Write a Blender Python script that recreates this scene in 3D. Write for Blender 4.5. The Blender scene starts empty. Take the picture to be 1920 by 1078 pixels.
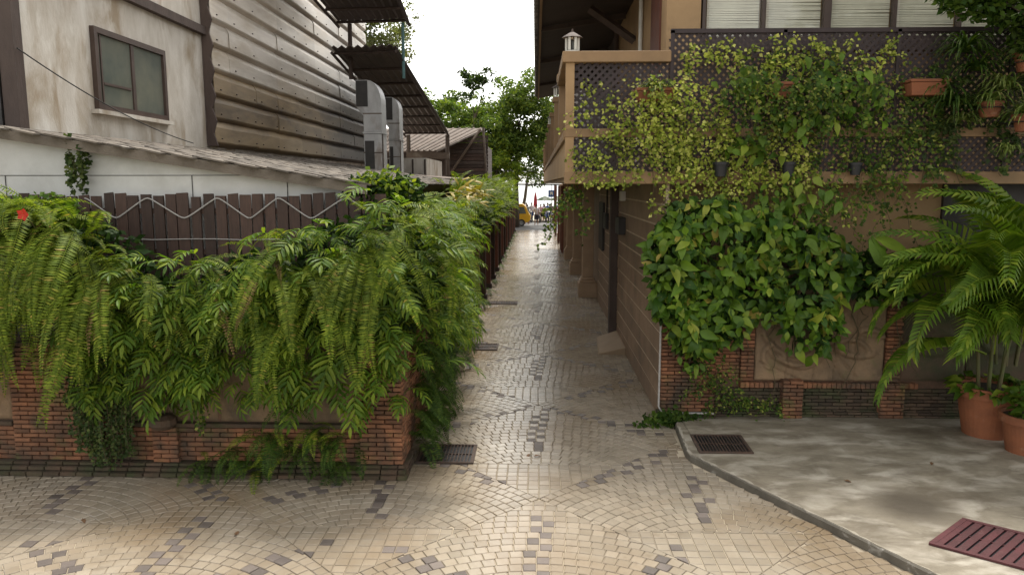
import bpy, math, random
from mathutils import Vector, Matrix, Quaternion
R = math.radians
rnd = random.Random(11)
sc = bpy.context.scene
col = sc.collection

# ---------------------------------------------------------------- camera, sky, sun, exposure
cam = bpy.data.cameras.new('camera')
cam.sensor_width = 36.0
cam.lens = 26.25
cam.clip_end = 6000
cam_o = bpy.data.objects.new('camera', cam)
col.objects.link(cam_o)
cam_o.location = (0, 0, 3.5)
cam_o.rotation_euler = (R(90 - 7.889), 0, R(1.824))
sc.camera = cam_o

SUN_EL, SUN_AZ = 65, 12          # azimuth: degrees from +Y towards +X
w = bpy.data.worlds.new('World'); sc.world = w; w.use_nodes = True
nt = w.node_tree
sky = nt.nodes.new('ShaderNodeTexSky'); sky.sky_type = 'NISHITA'; sky.sun_disc = False
sky.sun_elevation = R(SUN_EL); sky.sun_rotation = R(SUN_AZ)
sky.dust_density = 1.5; sky.air_density = 1.0; sky.ozone_density = 1.0
hs = nt.nodes.new('ShaderNodeHueSaturation'); hs.inputs['Saturation'].default_value = 0.12
nt.links.new(sky.outputs[0], hs.inputs['Color'])
bg = nt.nodes['Background']; tint = nt.nodes.new('ShaderNodeMix'); tint.data_type = 'RGBA'; tint.blend_type = 'MULTIPLY'; tint.inputs[0].default_value = 1.0
tint.inputs[7].default_value = (1.0, .975, .92, 1)
nt.links.new(hs.outputs[0], tint.inputs[6]); nt.links.new(tint.outputs[2], bg.inputs[0]); bg.inputs[1].default_value = 0.125
sl = bpy.data.lights.new('sun', 'SUN'); sl.energy = 1.5; sl.angle = R(14); sl.color = (1, .95, .86)
so = bpy.data.objects.new('sun', sl); col.objects.link(so)
so.location = (10, 20, 40)
so.rotation_euler = (R(90 - SUN_EL), 0, R(180 - SUN_AZ))
sc.view_settings.view_transform = 'Standard'
sc.view_settings.look = 'None'
sc.view_settings.gamma = 1
sc.view_settings.exposure = 1.66
sc.render.engine = 'CYCLES'

# ---------------------------------------------------------------- helpers
def tag(o, label=None, cat=None, group=None, kind=None):
    if label: o['label'] = label
    if cat: o['category'] = cat
    if group: o['group'] = group
    if kind: o['kind'] = kind
    return o

def empty(name, loc, label=None, cat=None, group=None):
    o = bpy.data.objects.new(name, None); o.empty_display_size = .1
    o.location = loc; col.objects.link(o)
    o['origin'] = 1
    del o['origin']
    return tag(o, label, cat, group)

def link(name, me, parent=None, m=None):
    o = bpy.data.objects.new(name, me); col.objects.link(o)
    if m is not None: o.matrix_basis = m
    if parent is not None:
        o.parent = parent
        if m is None:
            root = parent
            off = Vector((0, 0, 0))
            while root is not None:
                off += root.location; root = root.parent
            o.location = -off
    return o
# link(...) without a matrix: mesh in world coordinates; with a matrix: relative to the parent

class MB:
    def __init__(s): s.v = []; s.f = []
    def add(s, vs, fs):
        n = len(s.v); s.v += [tuple(p) for p in vs]; s.f += [tuple(i + n for i in f) for f in fs]; return s
    def box(s, x0, x1, y0, y1, z0, z1):
        return s.add([(x0,y0,z0),(x1,y0,z0),(x1,y1,z0),(x0,y1,z0),(x0,y0,z1),(x1,y0,z1),(x1,y1,z1),(x0,y1,z1)],
                     [(0,3,2,1),(4,5,6,7),(0,1,5,4),(1,2,6,5),(2,3,7,6),(3,0,4,7)])
    def hexa(s, p):   # 8 points: bottom 4, top 4
        return s.add(p, [(0,3,2,1),(4,5,6,7),(0,1,5,4),(1,2,6,5),(2,3,7,6),(3,0,4,7)])
    def prism(s, poly, axis, a, b):
        n = len(poly)
        def P(q, t):
            return {'x': (t, q[0], q[1]), 'y': (q[0], t, q[1]), 'z': (q[0], q[1], t)}[axis]
        vs = [P(q, a) for q in poly] + [P(q, b) for q in poly]
        fs = [tuple(range(n - 1, -1, -1)), tuple(range(n, 2 * n))] + [(i, (i + 1) % n, n + (i + 1) % n, n + i) for i in range(n)]
        return s.add(vs, fs)
    def tube(s, pts, rad, n=6, caps=True):
        pts = [Vector(p) for p in pts]
        if not isinstance(rad, (list, tuple)): rad = [rad] * len(pts)
        vs = []; fs = []
        prev = None
        for i, p in enumerate(pts):
            d = (pts[min(i + 1, len(pts) - 1)] - pts[max(i - 1, 0)]).normalized()
            if prev is None:
                a = d.cross(Vector((0, 0, 1)))
                if a.length < .05: a = d.cross(Vector((0, 1, 0)))
            else:
                a = prev - d * prev.dot(d)
            a.normalize(); prev = a
            b = d.cross(a)
            for k in range(n):
                t = 2 * math.pi * k / n
                vs.append(p + (a * math.cos(t) + b * math.sin(t)) * rad[i])
        for i in range(len(pts) - 1):
            for k in range(n):
                fs.append((i*n+k, i*n+(k+1)%n, (i+1)*n+(k+1)%n, (i+1)*n+k))
        if caps:
            fs.append(tuple(range(n - 1, -1, -1))); fs.append(tuple(range((len(pts)-1)*n, len(pts)*n)))
        return s.add(vs, fs)
    def lathe(s, prof, c, n=20):
        vs = []; fs = []
        for r, z in prof:
            for k in range(n):
                t = 2*math.pi*k/n; vs.append((c[0]+r*math.cos(t), c[1]+r*math.sin(t), c[2]+z))
        for i in range(len(prof)-1):
            for k in range(n):
                fs.append((i*n+k, i*n+(k+1)%n, (i+1)*n+(k+1)%n, (i+1)*n+k))
        fs.append(tuple(range(n-1,-1,-1)))
        fs.append(tuple(range((len(prof)-1)*n, len(prof)*n)))
        return s.add(vs, fs)
    def mesh(s, name, m, smooth=False):
        me = bpy.data.meshes.new(name); me.from_pydata(s.v, [], s.f); me.update()
        for mm in (m if isinstance(m, (list, tuple)) else [m]): me.materials.append(mm)
        if smooth: me.polygons.foreach_set('use_smooth', [True]*len(me.polygons))
        return me
    def build(s, name, m, parent=None, kind=None, smooth=False, bevel=0):
        o = link(name, s.mesh(name, m, smooth), parent)
        if kind: o['kind'] = kind
        if bevel:
            b = o.modifiers.new('bevel', 'BEVEL'); b.width = bevel; b.segments = 2; b.limit_method = 'ANGLE'
        return o

def join_instances(name, mesh, mats, parent, kind='stuff'):
    """many copies of one small mesh as a single part (world-space matrices)"""
    bv = [v.co.copy() for v in mesh.vertices]; bf = [tuple(p.vertices) for p in mesh.polygons]
    vs = []; fs = []
    for M_ in mats:
        n = len(vs)
        vs += [tuple(M_ @ c) for c in bv]; fs += [tuple(i+n for i in f) for f in bf]
    me = bpy.data.meshes.new(name); me.from_pydata(vs, [], fs); me.update()
    for m in mesh.materials: me.materials.append(m)
    o = link(name, me, parent)
    o['kind'] = kind
    return o

def pieces(name, mesh, mats, parent, cap=300):
    """the first cap matrices as parts of their own, the rest joined"""
    off = Matrix.Translation(-parent.location)
    for M_ in mats[:cap]:
        link(name, mesh, parent, off @ M_)
    if len(mats) > cap:
        join_instances('small_' + name + 's', mesh, mats[cap:], parent)

def aim(p, d, n, s=1.0):
    """matrix: local X along d, local Z towards n"""
    d = Vector(d).normalized(); n = Vector(n)
    y = n.cross(d)
    if y.length < 1e-4: y = Vector((0, 1, 0)).cross(d)
    y.normalize(); z = d.cross(y)
    m = Matrix(((d.x*s, y.x*s, z.x*s, p[0]), (d.y*s, y.y*s, z.y*s, p[1]), (d.z*s, y.z*s, z.z*s, p[2]), (0,0,0,1)))
    return m

# ---------------------------------------------------------------- materials
def nodes(name):
    m = bpy.data.materials.new(name); m.use_nodes = True
    t = m.node_tree
    return m, t, t.nodes['Principled BSDF']

def N(t, kind, **kw):
    n = t.nodes.new(kind)
    for k, v in kw.items():
        if k in n.inputs: n.inputs[k].default_value = v
        else: setattr(n, k, v)
    return n

def ramp(t, src, stops):
    r = t.nodes.new('ShaderNodeValToRGB')
    e = r.color_ramp.elements
    while len(e) < len(stops): e.new(.5)
    for i, (p, c) in enumerate(stops):
        e[i].position = p
        e[i].color = (c, c, c, 1) if isinstance(c, (int, float)) else (*c, 1)
    t.links.new(src, r.inputs[0])
    return r.outputs[0]

def mixc(t, fac, a, b, mode='MIX'):
    m = t.nodes.new('ShaderNodeMix'); m.data_type = 'RGBA'; m.blend_type = mode
    for i, s in ((0, fac), (6, a), (7, b)):
        if isinstance(s, bpy.types.NodeSocket): t.links.new(s, m.inputs[i])
        elif isinstance(s, (int, float)): m.inputs[i].default_value = s
        else: m.inputs[i].default_value = (*s, 1)
    return m.outputs[2]

def randsock(t):
    g = t.nodes.new('ShaderNodeNewGeometry'); o = t.nodes.new('ShaderNodeObjectInfo')
    a = N(t, 'ShaderNodeMath', operation='ADD'); t.links.new(g.outputs['Random Per Island'], a.inputs[0]); t.links.new(o.outputs['Random'], a.inputs[1])
    f = N(t, 'ShaderNodeMath', operation='FRACT'); t.links.new(a.outputs[0], f.inputs[0])
    return f.outputs[0]

def mat(name, c1, c2=None, scale=4, rough=.7, bump=0, bscale=50, vary=0, stain=None, stain2=None, metal=0, stretch=(1,1,1), spec=.4, rvar=0, spot=None):
    m, t, b = nodes(name)
    c2 = c2 or tuple(x*.75 for x in c1)
    g = t.nodes.new('ShaderNodeNewGeometry')
    mp = N(t, 'ShaderNodeMapping'); mp.inputs['Scale'].default_value = stretch
    t.links.new(g.outputs['Position'], mp.inputs['Vector'])
    pos = mp.outputs[0]
    n1 = N(t, 'ShaderNodeTexNoise', Scale=scale, Detail=8, Roughness=.62); t.links.new(pos, n1.inputs['Vector'])
    c = mixc(t, ramp(t, n1.outputs[0], [(.34, 0.), (.66, 1.)]), c1, c2)
    if vary:
        r = randsock(t)
        c = mixc(t, 1.0, c, ramp(t, r, [(0, 1 - vary), (1, 1 + vary * .35)]), 'MULTIPLY')
    for st in (stain, stain2):
        if st:
            scol, ssc, lo, hi, amt = st
            n2 = N(t, 'ShaderNodeTexNoise', Scale=ssc, Detail=7, Roughness=.6, Distortion=.4)
            t.links.new(pos, n2.inputs['Vector'])
            f = ramp(t, n2.outputs[0], [(lo, 0.), (hi, amt)])
            c = mixc(t, f, c, scol)
    if spot:      # a soot or damp patch of its own shape round one point
        pc, r0, r1, pcol = spot
        vd = N(t, 'ShaderNodeVectorMath', operation='DISTANCE'); t.links.new(g.outputs['Position'], vd.inputs[0]); vd.inputs[1].default_value = pc
        ad = N(t, 'ShaderNodeMath', operation='MULTIPLY_ADD'); t.links.new(n1.outputs[0], ad.inputs[0]); ad.inputs[1].default_value = r1*1.1; t.links.new(vd.outputs['Value'], ad.inputs[2])
        mr = N(t, 'ShaderNodeMapRange'); t.links.new(ad.outputs[0], mr.inputs[0]); mr.inputs[1].default_value = r0; mr.inputs[2].default_value = r0+r1; mr.inputs[3].default_value = .92; mr.inputs[4].default_value = 0
        c = mixc(t, mr.outputs[0], c, pcol)
    t.links.new(c, b.inputs['Base Color'])
    b.inputs['Roughness'].default_value = rough
    if rvar:
        t.links.new(ramp(t, n1.outputs[0], [(.3, max(0, rough - rvar)), (.7, min(1, rough + rvar))]), b.inputs['Roughness'])
    b.inputs['Metallic'].default_value = metal
    b.inputs['Specular IOR Level'].default_value = spec
    if bump:
        n3 = N(t, 'ShaderNodeTexNoise', Scale=bscale, Detail=6, Roughness=.6); t.links.new(pos, n3.inputs['Vector'])
        bp = N(t, 'ShaderNodeBump', Strength=bump, Distance=.02); t.links.new(n3.outputs[0], bp.inputs['Height'])
        t.links.new(bp.outputs[0], b.inputs['Normal'])
    return m

def leafmat(name, stops, rough=.45, trans=.3, spec=.4, scale=2.0):
    """leaf colour picked per leaf; some light passes through"""
    m, t, b = nodes(name)
    c = ramp(t, randsock(t), stops)
    g = t.nodes.new('ShaderNodeNewGeometry')
    n = N(t, 'ShaderNodeTexNoise', Scale=scale, Detail=4); t.links.new(g.outputs['Position'], n.inputs['Vector'])
    c = mixc(t, 1.0, c, ramp(t, n.outputs[0], [(.3, .62), (.7, 1.25)]), 'MULTIPLY')
    t.links.new(c, b.inputs['Base Color']); b.inputs['Roughness'].default_value = rough
    b.inputs['Specular IOR Level'].default_value = spec
    tr = t.nodes.new('ShaderNodeBsdfTranslucent')
    c2 = mixc(t, 1.0, c, (1.25, 1.3, .55), 'MULTIPLY')
    t.links.new(c2, tr.inputs[0])
    mx = t.nodes.new('ShaderNodeMixShader'); mx.inputs[0].default_value = trans
    t.links.new(b.outputs[0], mx.inputs[1]); t.links.new(tr.outputs[0], mx.inputs[2])
    t.links.new(mx.outputs[0], t.nodes['Material Output'].inputs[0])
    return m

M = {}
M['paver'] = mat('paver', (.36,.31,.245), (.285,.238,.18), 1.2, .18, .12, 60, .18, stain=((.21,.15,.09), .45, .46, .66, .8), stain2=((.14,.10,.065), 3.1, .60, .74, .55), rvar=.10, spec=.6)
M['dark_paver'] = mat('dark_paver', (.12,.098,.088), (.165,.135,.115), 2, .5, .3, 90, .35)
M['grout'] = mat('grout', (.55,.47,.35), (.15,.115,.08), .4, .8, .3, 60, 0)
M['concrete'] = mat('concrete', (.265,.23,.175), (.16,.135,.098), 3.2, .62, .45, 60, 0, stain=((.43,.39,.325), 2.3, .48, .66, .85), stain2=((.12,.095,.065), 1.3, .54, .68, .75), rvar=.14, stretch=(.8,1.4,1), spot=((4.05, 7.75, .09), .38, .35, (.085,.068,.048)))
M['concrete_pale'] = mat('concrete_pale', (.40,.36,.30), (.27,.24,.19), 6, .8, .4, 60, 0, stain=((.2,.17,.13), 3, .5, .65, .8))
M['kerb'] = mat('kerb', (.085,.075,.06), (.14,.125,.10), 3, .7, .4, 40, 0, stain=((.5,.48,.44), 6, .6, .75, .6))
M['ground'] = mat('ground', (.20,.17,.13), None, 1, .9)
M['asphalt'] = mat('asphalt', (.10,.10,.10), (.14,.135,.13), 1, .8, .2, 30)
M['sand'] = mat('sand', (.48,.42,.32), None, 2, .9)
M['water'] = mat('water', (.10,.16,.18), (.12,.19,.2), .1, .12, .25, .6, spec=.5)
M['brick'] = mat('brick', (.32,.14,.068), (.21,.09,.048), 5, .85, .5, 70, .5, stain=((.055,.042,.03), 1.3, .44, .62, .9), stain2=((.085,.10,.03), 3.3, .55, .70, .6))
M['brick_base_and_shade'] = mat('brick_base_and_shade', (.10,.062,.04), (.055,.045,.03), 3, .85, .5, 60, .45, stain=((.04,.055,.018), 2.0, .45, .65, .75))  # plinth brick, also carrying painted shade on the right-hand wall panels
M['mortar'] = mat('mortar', (.19,.105,.065), (.09,.06,.042), 4, .95, .3, 50)
M['terracotta_panel'] = mat('terracotta_panel', (.27,.18,.105), (.16,.11,.068), 3, .85, .6, 40, .2, stain=((.06,.048,.032), 1.5, .46, .66, .85), stain2=((.10,.12,.035), 2.4, .57, .72, .55))
M['plank'] = mat('plank', (.075,.040,.028), (.045,.025,.018), 6, .62, .35, 40, .45, stretch=(6,6,.7))
M['white_wall'] = mat('white_wall', (.62,.62,.60), (.52,.52,.50), 1.5, .8, .15, 40, 0, stain=((.38,.37,.34), 1.3, .52, .75, .6))
M['cement'] = mat('cement', (.62,.585,.53), (.46,.42,.36), 2.6, .85, .35, 30, 0, stain=((.29,.22,.14), 1.5, .49, .66, .85), stain2=((.70,.68,.63), 3.2, .56, .70, .6), stretch=(1,1,.42))
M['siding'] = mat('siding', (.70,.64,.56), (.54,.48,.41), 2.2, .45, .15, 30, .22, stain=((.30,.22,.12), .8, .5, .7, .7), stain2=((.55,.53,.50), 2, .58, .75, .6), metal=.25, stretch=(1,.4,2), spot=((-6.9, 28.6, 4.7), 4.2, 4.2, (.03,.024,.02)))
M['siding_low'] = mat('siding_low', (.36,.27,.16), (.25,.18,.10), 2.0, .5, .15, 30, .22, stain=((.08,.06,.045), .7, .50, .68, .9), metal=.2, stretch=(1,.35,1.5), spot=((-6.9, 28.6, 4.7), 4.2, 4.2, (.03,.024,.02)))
M['dark_wood'] = mat('dark_wood', (.055,.038,.032), (.085,.06,.05), 5, .7, .3, 40, .25, stretch=(1,1,.3))
M['soffit'] = mat('soffit', (.055,.043,.042), (.04,.032,.032), 2, .75, .2, 20, .2)
M['window_frame'] = mat('window_frame', (.075,.05,.04), None, 6, .5, .15, 50)
M['shingle'] = mat('shingle', (.16,.135,.11), (.09,.075,.06), 3, .85, .5, 40, .5, stain=((.32,.29,.25), 4, .60, .74, .7))
M['rust_roof'] = mat('rust_roof', (.15,.115,.09), (.10,.07,.052), 2, .75, .3, 20, .4, stain=((.27,.24,.20), 1.6, .58, .72, .6))
M['awning'] = mat('awning', (.13,.105,.095), (.085,.07,.065), 1.2, .7, .2, 20, .2)
M['galv'] = mat('galv', (.40,.40,.40), (.28,.28,.28), 3, .45, .15, 12, .15, metal=.7, stain=((.17,.13,.10), 1.7, .52, .68, .7), stretch=(1,1,.5))
M['black_metal'] = mat('black_metal', (.02,.019,.018), (.035,.03,.028), 5, .5, .2, 50, .2)
M['rust_metal'] = mat('rust_metal', (.05,.037,.03), (.085,.05,.035), 9, .7, .4, 60, .25)
M['red_metal'] = mat('red_metal', (.095,.022,.026), (.06,.016,.018), 5, .6, .3, 50, .25, stain=((.22,.13,.12), 6, .6, .75, .5))
M['ochre'] = mat('ochre', (.38,.25,.13), (.31,.20,.105), 1.5, .8, .15, 40, .06, stain=((.22,.14,.075), 1.1, .55, .75, .6))
M['ochre_trim'] = mat('ochre_trim', (.29,.185,.098), (.22,.14,.075), 2, .75, .15, 40, .1, stain=((.16,.11,.06), 1.6, .55, .75, .6))
M['brown_stone'] = mat('brown_stone', (.34,.225,.148), (.24,.158,.103), 2.5, .55, .3, 30, .25, stain=((.12,.085,.06), 1.1, .50, .70, .7), stain2=((.36,.27,.19), 4, .62, .78, .5))
M['light_joint'] = mat('light_joint', (.66,.54,.40), (.50,.39,.28), 4, .8)
M['column'] = mat('column', (.42,.29,.185), (.34,.23,.145), 3, .65, .2, 30, .1)
M['red_wood'] = mat('red_wood', (.16,.055,.032), (.11,.04,.026), 5, .6, .25, 40, .2, stretch=(1,1,.3))
M['lattice'] = mat('lattice', (.050,.034,.036), (.035,.026,.027), 5, .65, .2, 50, .15)
M['blind'] = mat('blind', (.78,.73,.63), (.66,.61,.52), 3, .6, .05, 30, .08)
M['ramp'] = mat('ramp', (.30,.215,.135), (.24,.17,.11), 3, .75, .2, 40)
M['terracotta'] = mat('terracotta', (.27,.095,.042), (.19,.07,.034), 4, .75, .3, 60, .18, stain=((.36,.28,.21), 5, .62, .78, .45))
M['black_pot'] = mat('black_pot', (.016,.017,.02), None, 5, .45)
M['white_paint'] = mat('white_paint', (.68,.66,.60), None, 5, .5, .05, 40, .1)
M['rope'] = mat('rope', (.40,.38,.36), None, 20, .7)
M['cable'] = mat('cable', (.03,.028,.026), None, 5, .6)
M['bark'] = mat('bark', (.10,.075,.05), (.06,.045,.032), 6, .9, .7, 20, .1)
M['stem'] = mat('stem', (.075,.095,.028), (.10,.08,.035), 8, .6)
M['twig'] = mat('twig', (.09,.07,.035), None, 8, .8)
M['soil'] = mat('soil', (.045,.032,.022), None, 9, .95, .6, 40)
M['teal'] = mat('teal', (.10,.20,.20), None, 5, .6)
M['yellow_paint'] = mat('yellow_paint', (.72,.40,.02), (.66,.36,.02), 3, .35, 0, 1, 0)
M['tyre'] = mat('tyre', (.018,.018,.018), None, 5, .8)
M['blue'] = mat('blue', (.03,.09,.30), None, 4, .5)
M['red_cloth'] = mat('red_cloth', (.34,.03,.04), None, 5, .8)
M['skin'] = mat('skin', (.36,.21,.14), None, 5, .6)
M['white_cloth'] = mat('white_cloth', (.62,.56,.56), None, 5, .85)
M['dark_cloth'] = mat('dark_cloth', (.04,.04,.06), None, 5, .85)
M['blue_cloth'] = mat('blue_cloth', (.05,.13,.36), None, 5, .85)
M['pink_cloth'] = mat('pink_cloth', (.55,.32,.34), None, 5, .85)
M['hair'] = mat('hair', (.02,.015,.012), None, 5, .7)
M['red_petal'] = mat('red_petal', (.55,.03,.015), None, 5, .6)
M['dead_leaf'] = mat('dead_leaf', (.16,.085,.04), None, 9, .8)
def glass(name, c, rough):
    """thin window glass: mostly clear, mirrors more towards grazing angles"""
    m, t, b = nodes(name)
    t.nodes.remove(b)
    tr = t.nodes.new('ShaderNodeBsdfTransparent'); tr.inputs[0].default_value = (*c, 1)
    gl = t.nodes.new('ShaderNodeBsdfGlossy'); gl.inputs['Roughness'].default_value = rough
    lw_ = t.nodes.new('ShaderNodeLayerWeight'); lw_.inputs[0].default_value = .5
    pw_ = N(t, 'ShaderNodeMath', operation='POWER'); t.links.new(lw_.outputs['Facing'], pw_.inputs[0]); pw_.inputs[1].default_value = 4
    fr = N(t, 'ShaderNodeMath', operation='MULTIPLY_ADD'); t.links.new(pw_.outputs[0], fr.inputs[0]); fr.inputs[1].default_value = .8; fr.inputs[2].default_value = .035
    mx = t.nodes.new('ShaderNodeMixShader'); t.links.new(fr.outputs[0], mx.inputs[0]); t.links.new(tr.outputs[0], mx.inputs[1]); t.links.new(gl.outputs[0], mx.inputs[2])
    t.links.new(mx.outputs[0], t.nodes['Material Output'].inputs[0])
    return m
M['glass'] = glass('glass', (.96,.97,.95), .05)
M['old_glass'] = mat('old_glass', (.09,.11,.10), (.17,.175,.14), .9, .06, 0, 1, .15, spec=.6)
M['fern'] = leafmat('fern', [(0,(0.077,0.122,0.010)),(.5,(0.131,0.186,0.016)),(.93,(0.235,0.288,0.030)),(1,(0.317,0.234,0.060))], .58, .44, .2)
M['fern_dark'] = leafmat('fern_dark', [(0,(0.023,0.055,0.008)),(.6,(0.051,0.097,0.014)),(1,(0.093,0.145,0.020))], .58, .4, .2)
M['lobed'] = leafmat('lobed', [(0,(0.049,0.103,0.010)),(.5,(0.098,0.170,0.016)),(1,(0.217,0.275,0.029))], .52, .42, .25)
M['heart'] = leafmat('heart', [(0,(0.030,0.082,0.010)),(.4,(0.080,0.160,0.015)),(.8,(0.144,0.244,0.022)),(.96,(0.263,0.334,0.043)),(1,(0.448,0.334,0.073))], .46, .38, .3)
M['palm'] = leafmat('palm', [(0,(0.072,0.138,0.011)),(.6,(0.130,0.216,0.018)),(1,(0.248,0.312,0.034))], .48, .44, .3)
M['ivy_pale'] = leafmat('ivy_pale', [(0,(0.102,0.151,.02)),(.4,(0.235,0.292,.04)),(.75,(0.430,0.464,.08)),(1,(0.614,0.605,.20))], .55, .32, .2)
M['ivy_green'] = leafmat('ivy_green', [(0,(.028,.06,.009)),(.5,(.065,.12,.016)),(.85,(.16,.20,.03)),(1,(.36,.37,.09))], .55, .32, .2)
M['creeper'] = leafmat('creeper', [(0,(.025,.046,.012)),(.6,(.05,.085,.018)),(1,(.12,.145,.04))], .55, .25, .25)
M['under'] = leafmat('under', [(0,(.010,.026,.005)),(1,(.034,.072,.010))], .6, .2, .2)  # very dark leaf green, putting the shade inside foliage into colour
M['spider'] = leafmat('spider', [(0,(.06,.11,.018)),(.6,(.14,.20,.04)),(1,(.30,.34,.11))], .5, .3, .3)
M['tree'] = leafmat('tree', [(0,(0.044,0.081,0.016)),(.5,(0.098,0.156,0.026)),(1,(0.208,0.260,0.046))], .55, .42, .2, .35)  # lightened leaf colour stands in for haze over the far trees
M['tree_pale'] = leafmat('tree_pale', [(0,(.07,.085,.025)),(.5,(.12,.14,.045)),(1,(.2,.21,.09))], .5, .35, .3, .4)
M['tree_dark'] = leafmat('tree_dark', [(0,(.016,.032,.008)),(.6,(.038,.068,.012)),(1,(.09,.14,.02))], .5, .3, .25)
M['bush'] = leafmat('bush', [(0,(0.057,0.102,0.010)),(.5,(0.116,0.173,0.016)),(1,(0.243,0.275,0.030))], .58, .44, .2)
M['croton'] = leafmat('croton', [(0,(.20,.19,.02)),(1,(.42,.30,.03))], .5, .3)
M['fern_dead'] = leafmat('fern_dead', [(0,(.12,.075,.03)),(1,(.22,.15,.06))], .7, .2, .2)

# ================================================================= SETTING
def sheet(name, x0, x1, y0, y1, z, m, kind='structure'):
    return tag(MB().add([(x0,y0,z),(x1,y0,z),(x1,y1,z),(x0,y1,z)], [(0,1,2,3)]).build(name, m), kind=kind)
sheet('ground', -1500, 1500, -60, 86, -.09, M['ground'])
sheet('sea', -3000, 3000, 86, 5000, -.8, M['water'])
sheet('beach', -300, 300, 71, 88, -.05, M['sand'])
sheet('road', -300, 300, 57.6, 70, -.03, M['asphalt'])
tag(MB().box(-300, 300, 69.9, 71.8, -.2, .1).build('far_pavement', M['concrete'], bevel=.02), kind='structure')
pave = tag(sheet('alley_pavement', -12, 9, -3, 57.6, -.014, M['grout']), kind='structure')

# ---- the stone sett paving: fans of setts in a diamond lattice, dark setts along the ribs
A_, B_ = 1.78, 1.8
def clip(poly, n, c):
    out = []
    for i in range(len(poly)):
        p, q = poly[i], poly[(i+1) % len(poly)]
        dp = n[0]*p[0]+n[1]*p[1]-c; dq = n[0]*q[0]+n[1]*q[1]-c
        if dp <= 0: out.append(p)
        if (dp < 0 < dq) or (dq < 0 < dp):
            t = dp/(dp-dq); out.append((p[0]+(q[0]-p[0])*t, p[1]+(q[1]-p[1])*t))
    return out
def area(p): return abs(sum(p[i][0]*p[(i+1)%len(p)][1]-p[(i+1)%len(p)][0]*p[i][1] for i in range(len(p))))/2
KERB = [(2.08,10.9),(2.02,10.4),(1.95,9.34),(1.975,9.20),(2.06,9.05),(3.46,6.44),(4.9,3.75),(6.6,.6)]
def kerb_x(y):
    for (xa,ya),(xb,yb) in zip(KERB, KERB[1:]):
        if yb <= y <= ya: return xa+(xb-xa)*(ya-y)/(ya-yb)
    return 2.1 if y > 10 else 9
DARK = []   # dark rib segments
def seg(*p): DARK.append(p)
for k in range(0, 14):
    y0 = 8+3.6*k
    seg(.06, y0+1.6, .06, y0+3.15, .09)
    for s in (-1, 1):
        seg(.06+s*.45, y0+.42, .06+s*1.72, y0+1.52, .075)
        seg(.06+s*.15, y0+3.45, .06+s*1.66, y0+2.2, .075)
seg(.04, 6.3, .04, 7.55, .085)
for cx in (-7.0, -3.47, .04):
    for s in (-1, 1): seg(cx+s*.35, 5.9, cx+s*1.42, 6.82, .075)
for cx in (-3.5, -7.0): seg(cx, 6.0, cx, 7.5, .08)
for cx in (-5.3, -1.72, 1.80): seg(cx, 7.5, cx+(.1 if cx>0 else -.03), 8.75, .075)
seg(-4.0, 8.3, -3.45, 7.85, .075); seg(-2.35, 8.3, -3.05, 7.85, .075)
setts = []
S = .128
for j in range(-4, 30):
    for i in range(-4, 4):
        cx = .05 + i*2*A_ + (A_ if j % 2 else 0); cy = 9.8 + j*B_
        if cy < 2.6 or cy > 58.5 or cx < -8.6 or cx > 4.6: continue
        if cy > 11.5 and abs(cx) > 2.5: continue
        bot = (cx, cy-B_)
        dia = [((1/A_, 1/B_), cx/A_+cy/B_+1), ((-1/A_, 1/B_), -cx/A_+cy/B_+1), ((1/A_, -1/B_), cx/A_-cy/B_+1), ((-1/A_, -1/B_), -cx/A_-cy/B_+1)]
        yl = bot[1]+1.05
        cand = []
        for r in range(10):                      # straight courses at the fan's foot
            for q in range(-16, 16):
                cand.append(([(cx+q*S, bot[1]+r*S), (cx+(q+1)*S, bot[1]+r*S), (cx+(q+1)*S, bot[1]+(r+1)*S), (cx+q*S, bot[1]+(r+1)*S)], 0))
        C = (cx, bot[1]+.35)
        for r in range(4, 28):                   # concentric courses
            ra, rb = r*S, (r+1)*S; n = max(6, round(2*math.pi*(ra+rb)/2/S)); o = (r % 2)*.5
            for q in range(n):
                a, b = 2*math.pi*(q+o)/n, 2*math.pi*(q+1+o)/n
                if math.sin((a+b)/2) < .05: continue
                cand.append(([(C[0]+ra*math.cos(a), C[1]+ra*math.sin(a)), (C[0]+rb*math.cos(a), C[1]+rb*math.sin(a)), (C[0]+rb*math.cos(b), C[1]+rb*math.sin(b)), (C[0]+ra*math.cos(b), C[1]+ra*math.sin(b))], 1))
        for poly, kind in cand:
            p = poly
            for n, c in dia:
                p = clip(p, n, c)
                if len(p) < 3: break
            if len(p) < 3: continue
            p = clip(p, (0, 1), yl) if kind == 0 else clip(p, (0, -1), -yl)
            if len(p) < 3 or area(p) < .003: continue
            mx = sum(v[0] for v in p)/len(p); my = sum(v[1] for v in p)/len(p)
            if my < 4.2 or my > 57.4: continue
            if my > 8.55 and mx < -1.66: continue
            if my > 10.75 and mx > 1.92: continue
            if mx > kerb_x(my)-.03: continue
            if mx < -.8*my-.6 or mx > .75*my+.5: continue
            if -1.52 < mx < -.78 and 9.0 < my < 9.7: continue
            setts.append([mx, my, p, False])
grid = {}
for q in setts: grid.setdefault((int(q[0]//.3), int(q[1]//.3)), []).append(q)
for ax, ay, bx, by, wd in DARK:
    L = math.hypot(bx-ax, by-ay); n_ = int(L/S); dx, dy = (bx-ax)/L, (by-ay)/L
    for k in range(n_+1):
        off = S*.42*(1 if k % 2 else -1); tx, ty = ax+dx*k*S-dy*off, ay+dy*k*S+dx*off
        near = [q for a in (-1,0,1) for b in (-1,0,1) for q in grid.get((int(tx//.3)+a, int(ty//.3)+b), [])]
        if near:
            q = min(near, key=lambda q: (q[0]-tx)**2+(q[1]-ty)**2)
            if (q[0]-tx)**2+(q[1]-ty)**2 < .012: q[3] = True
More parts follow.
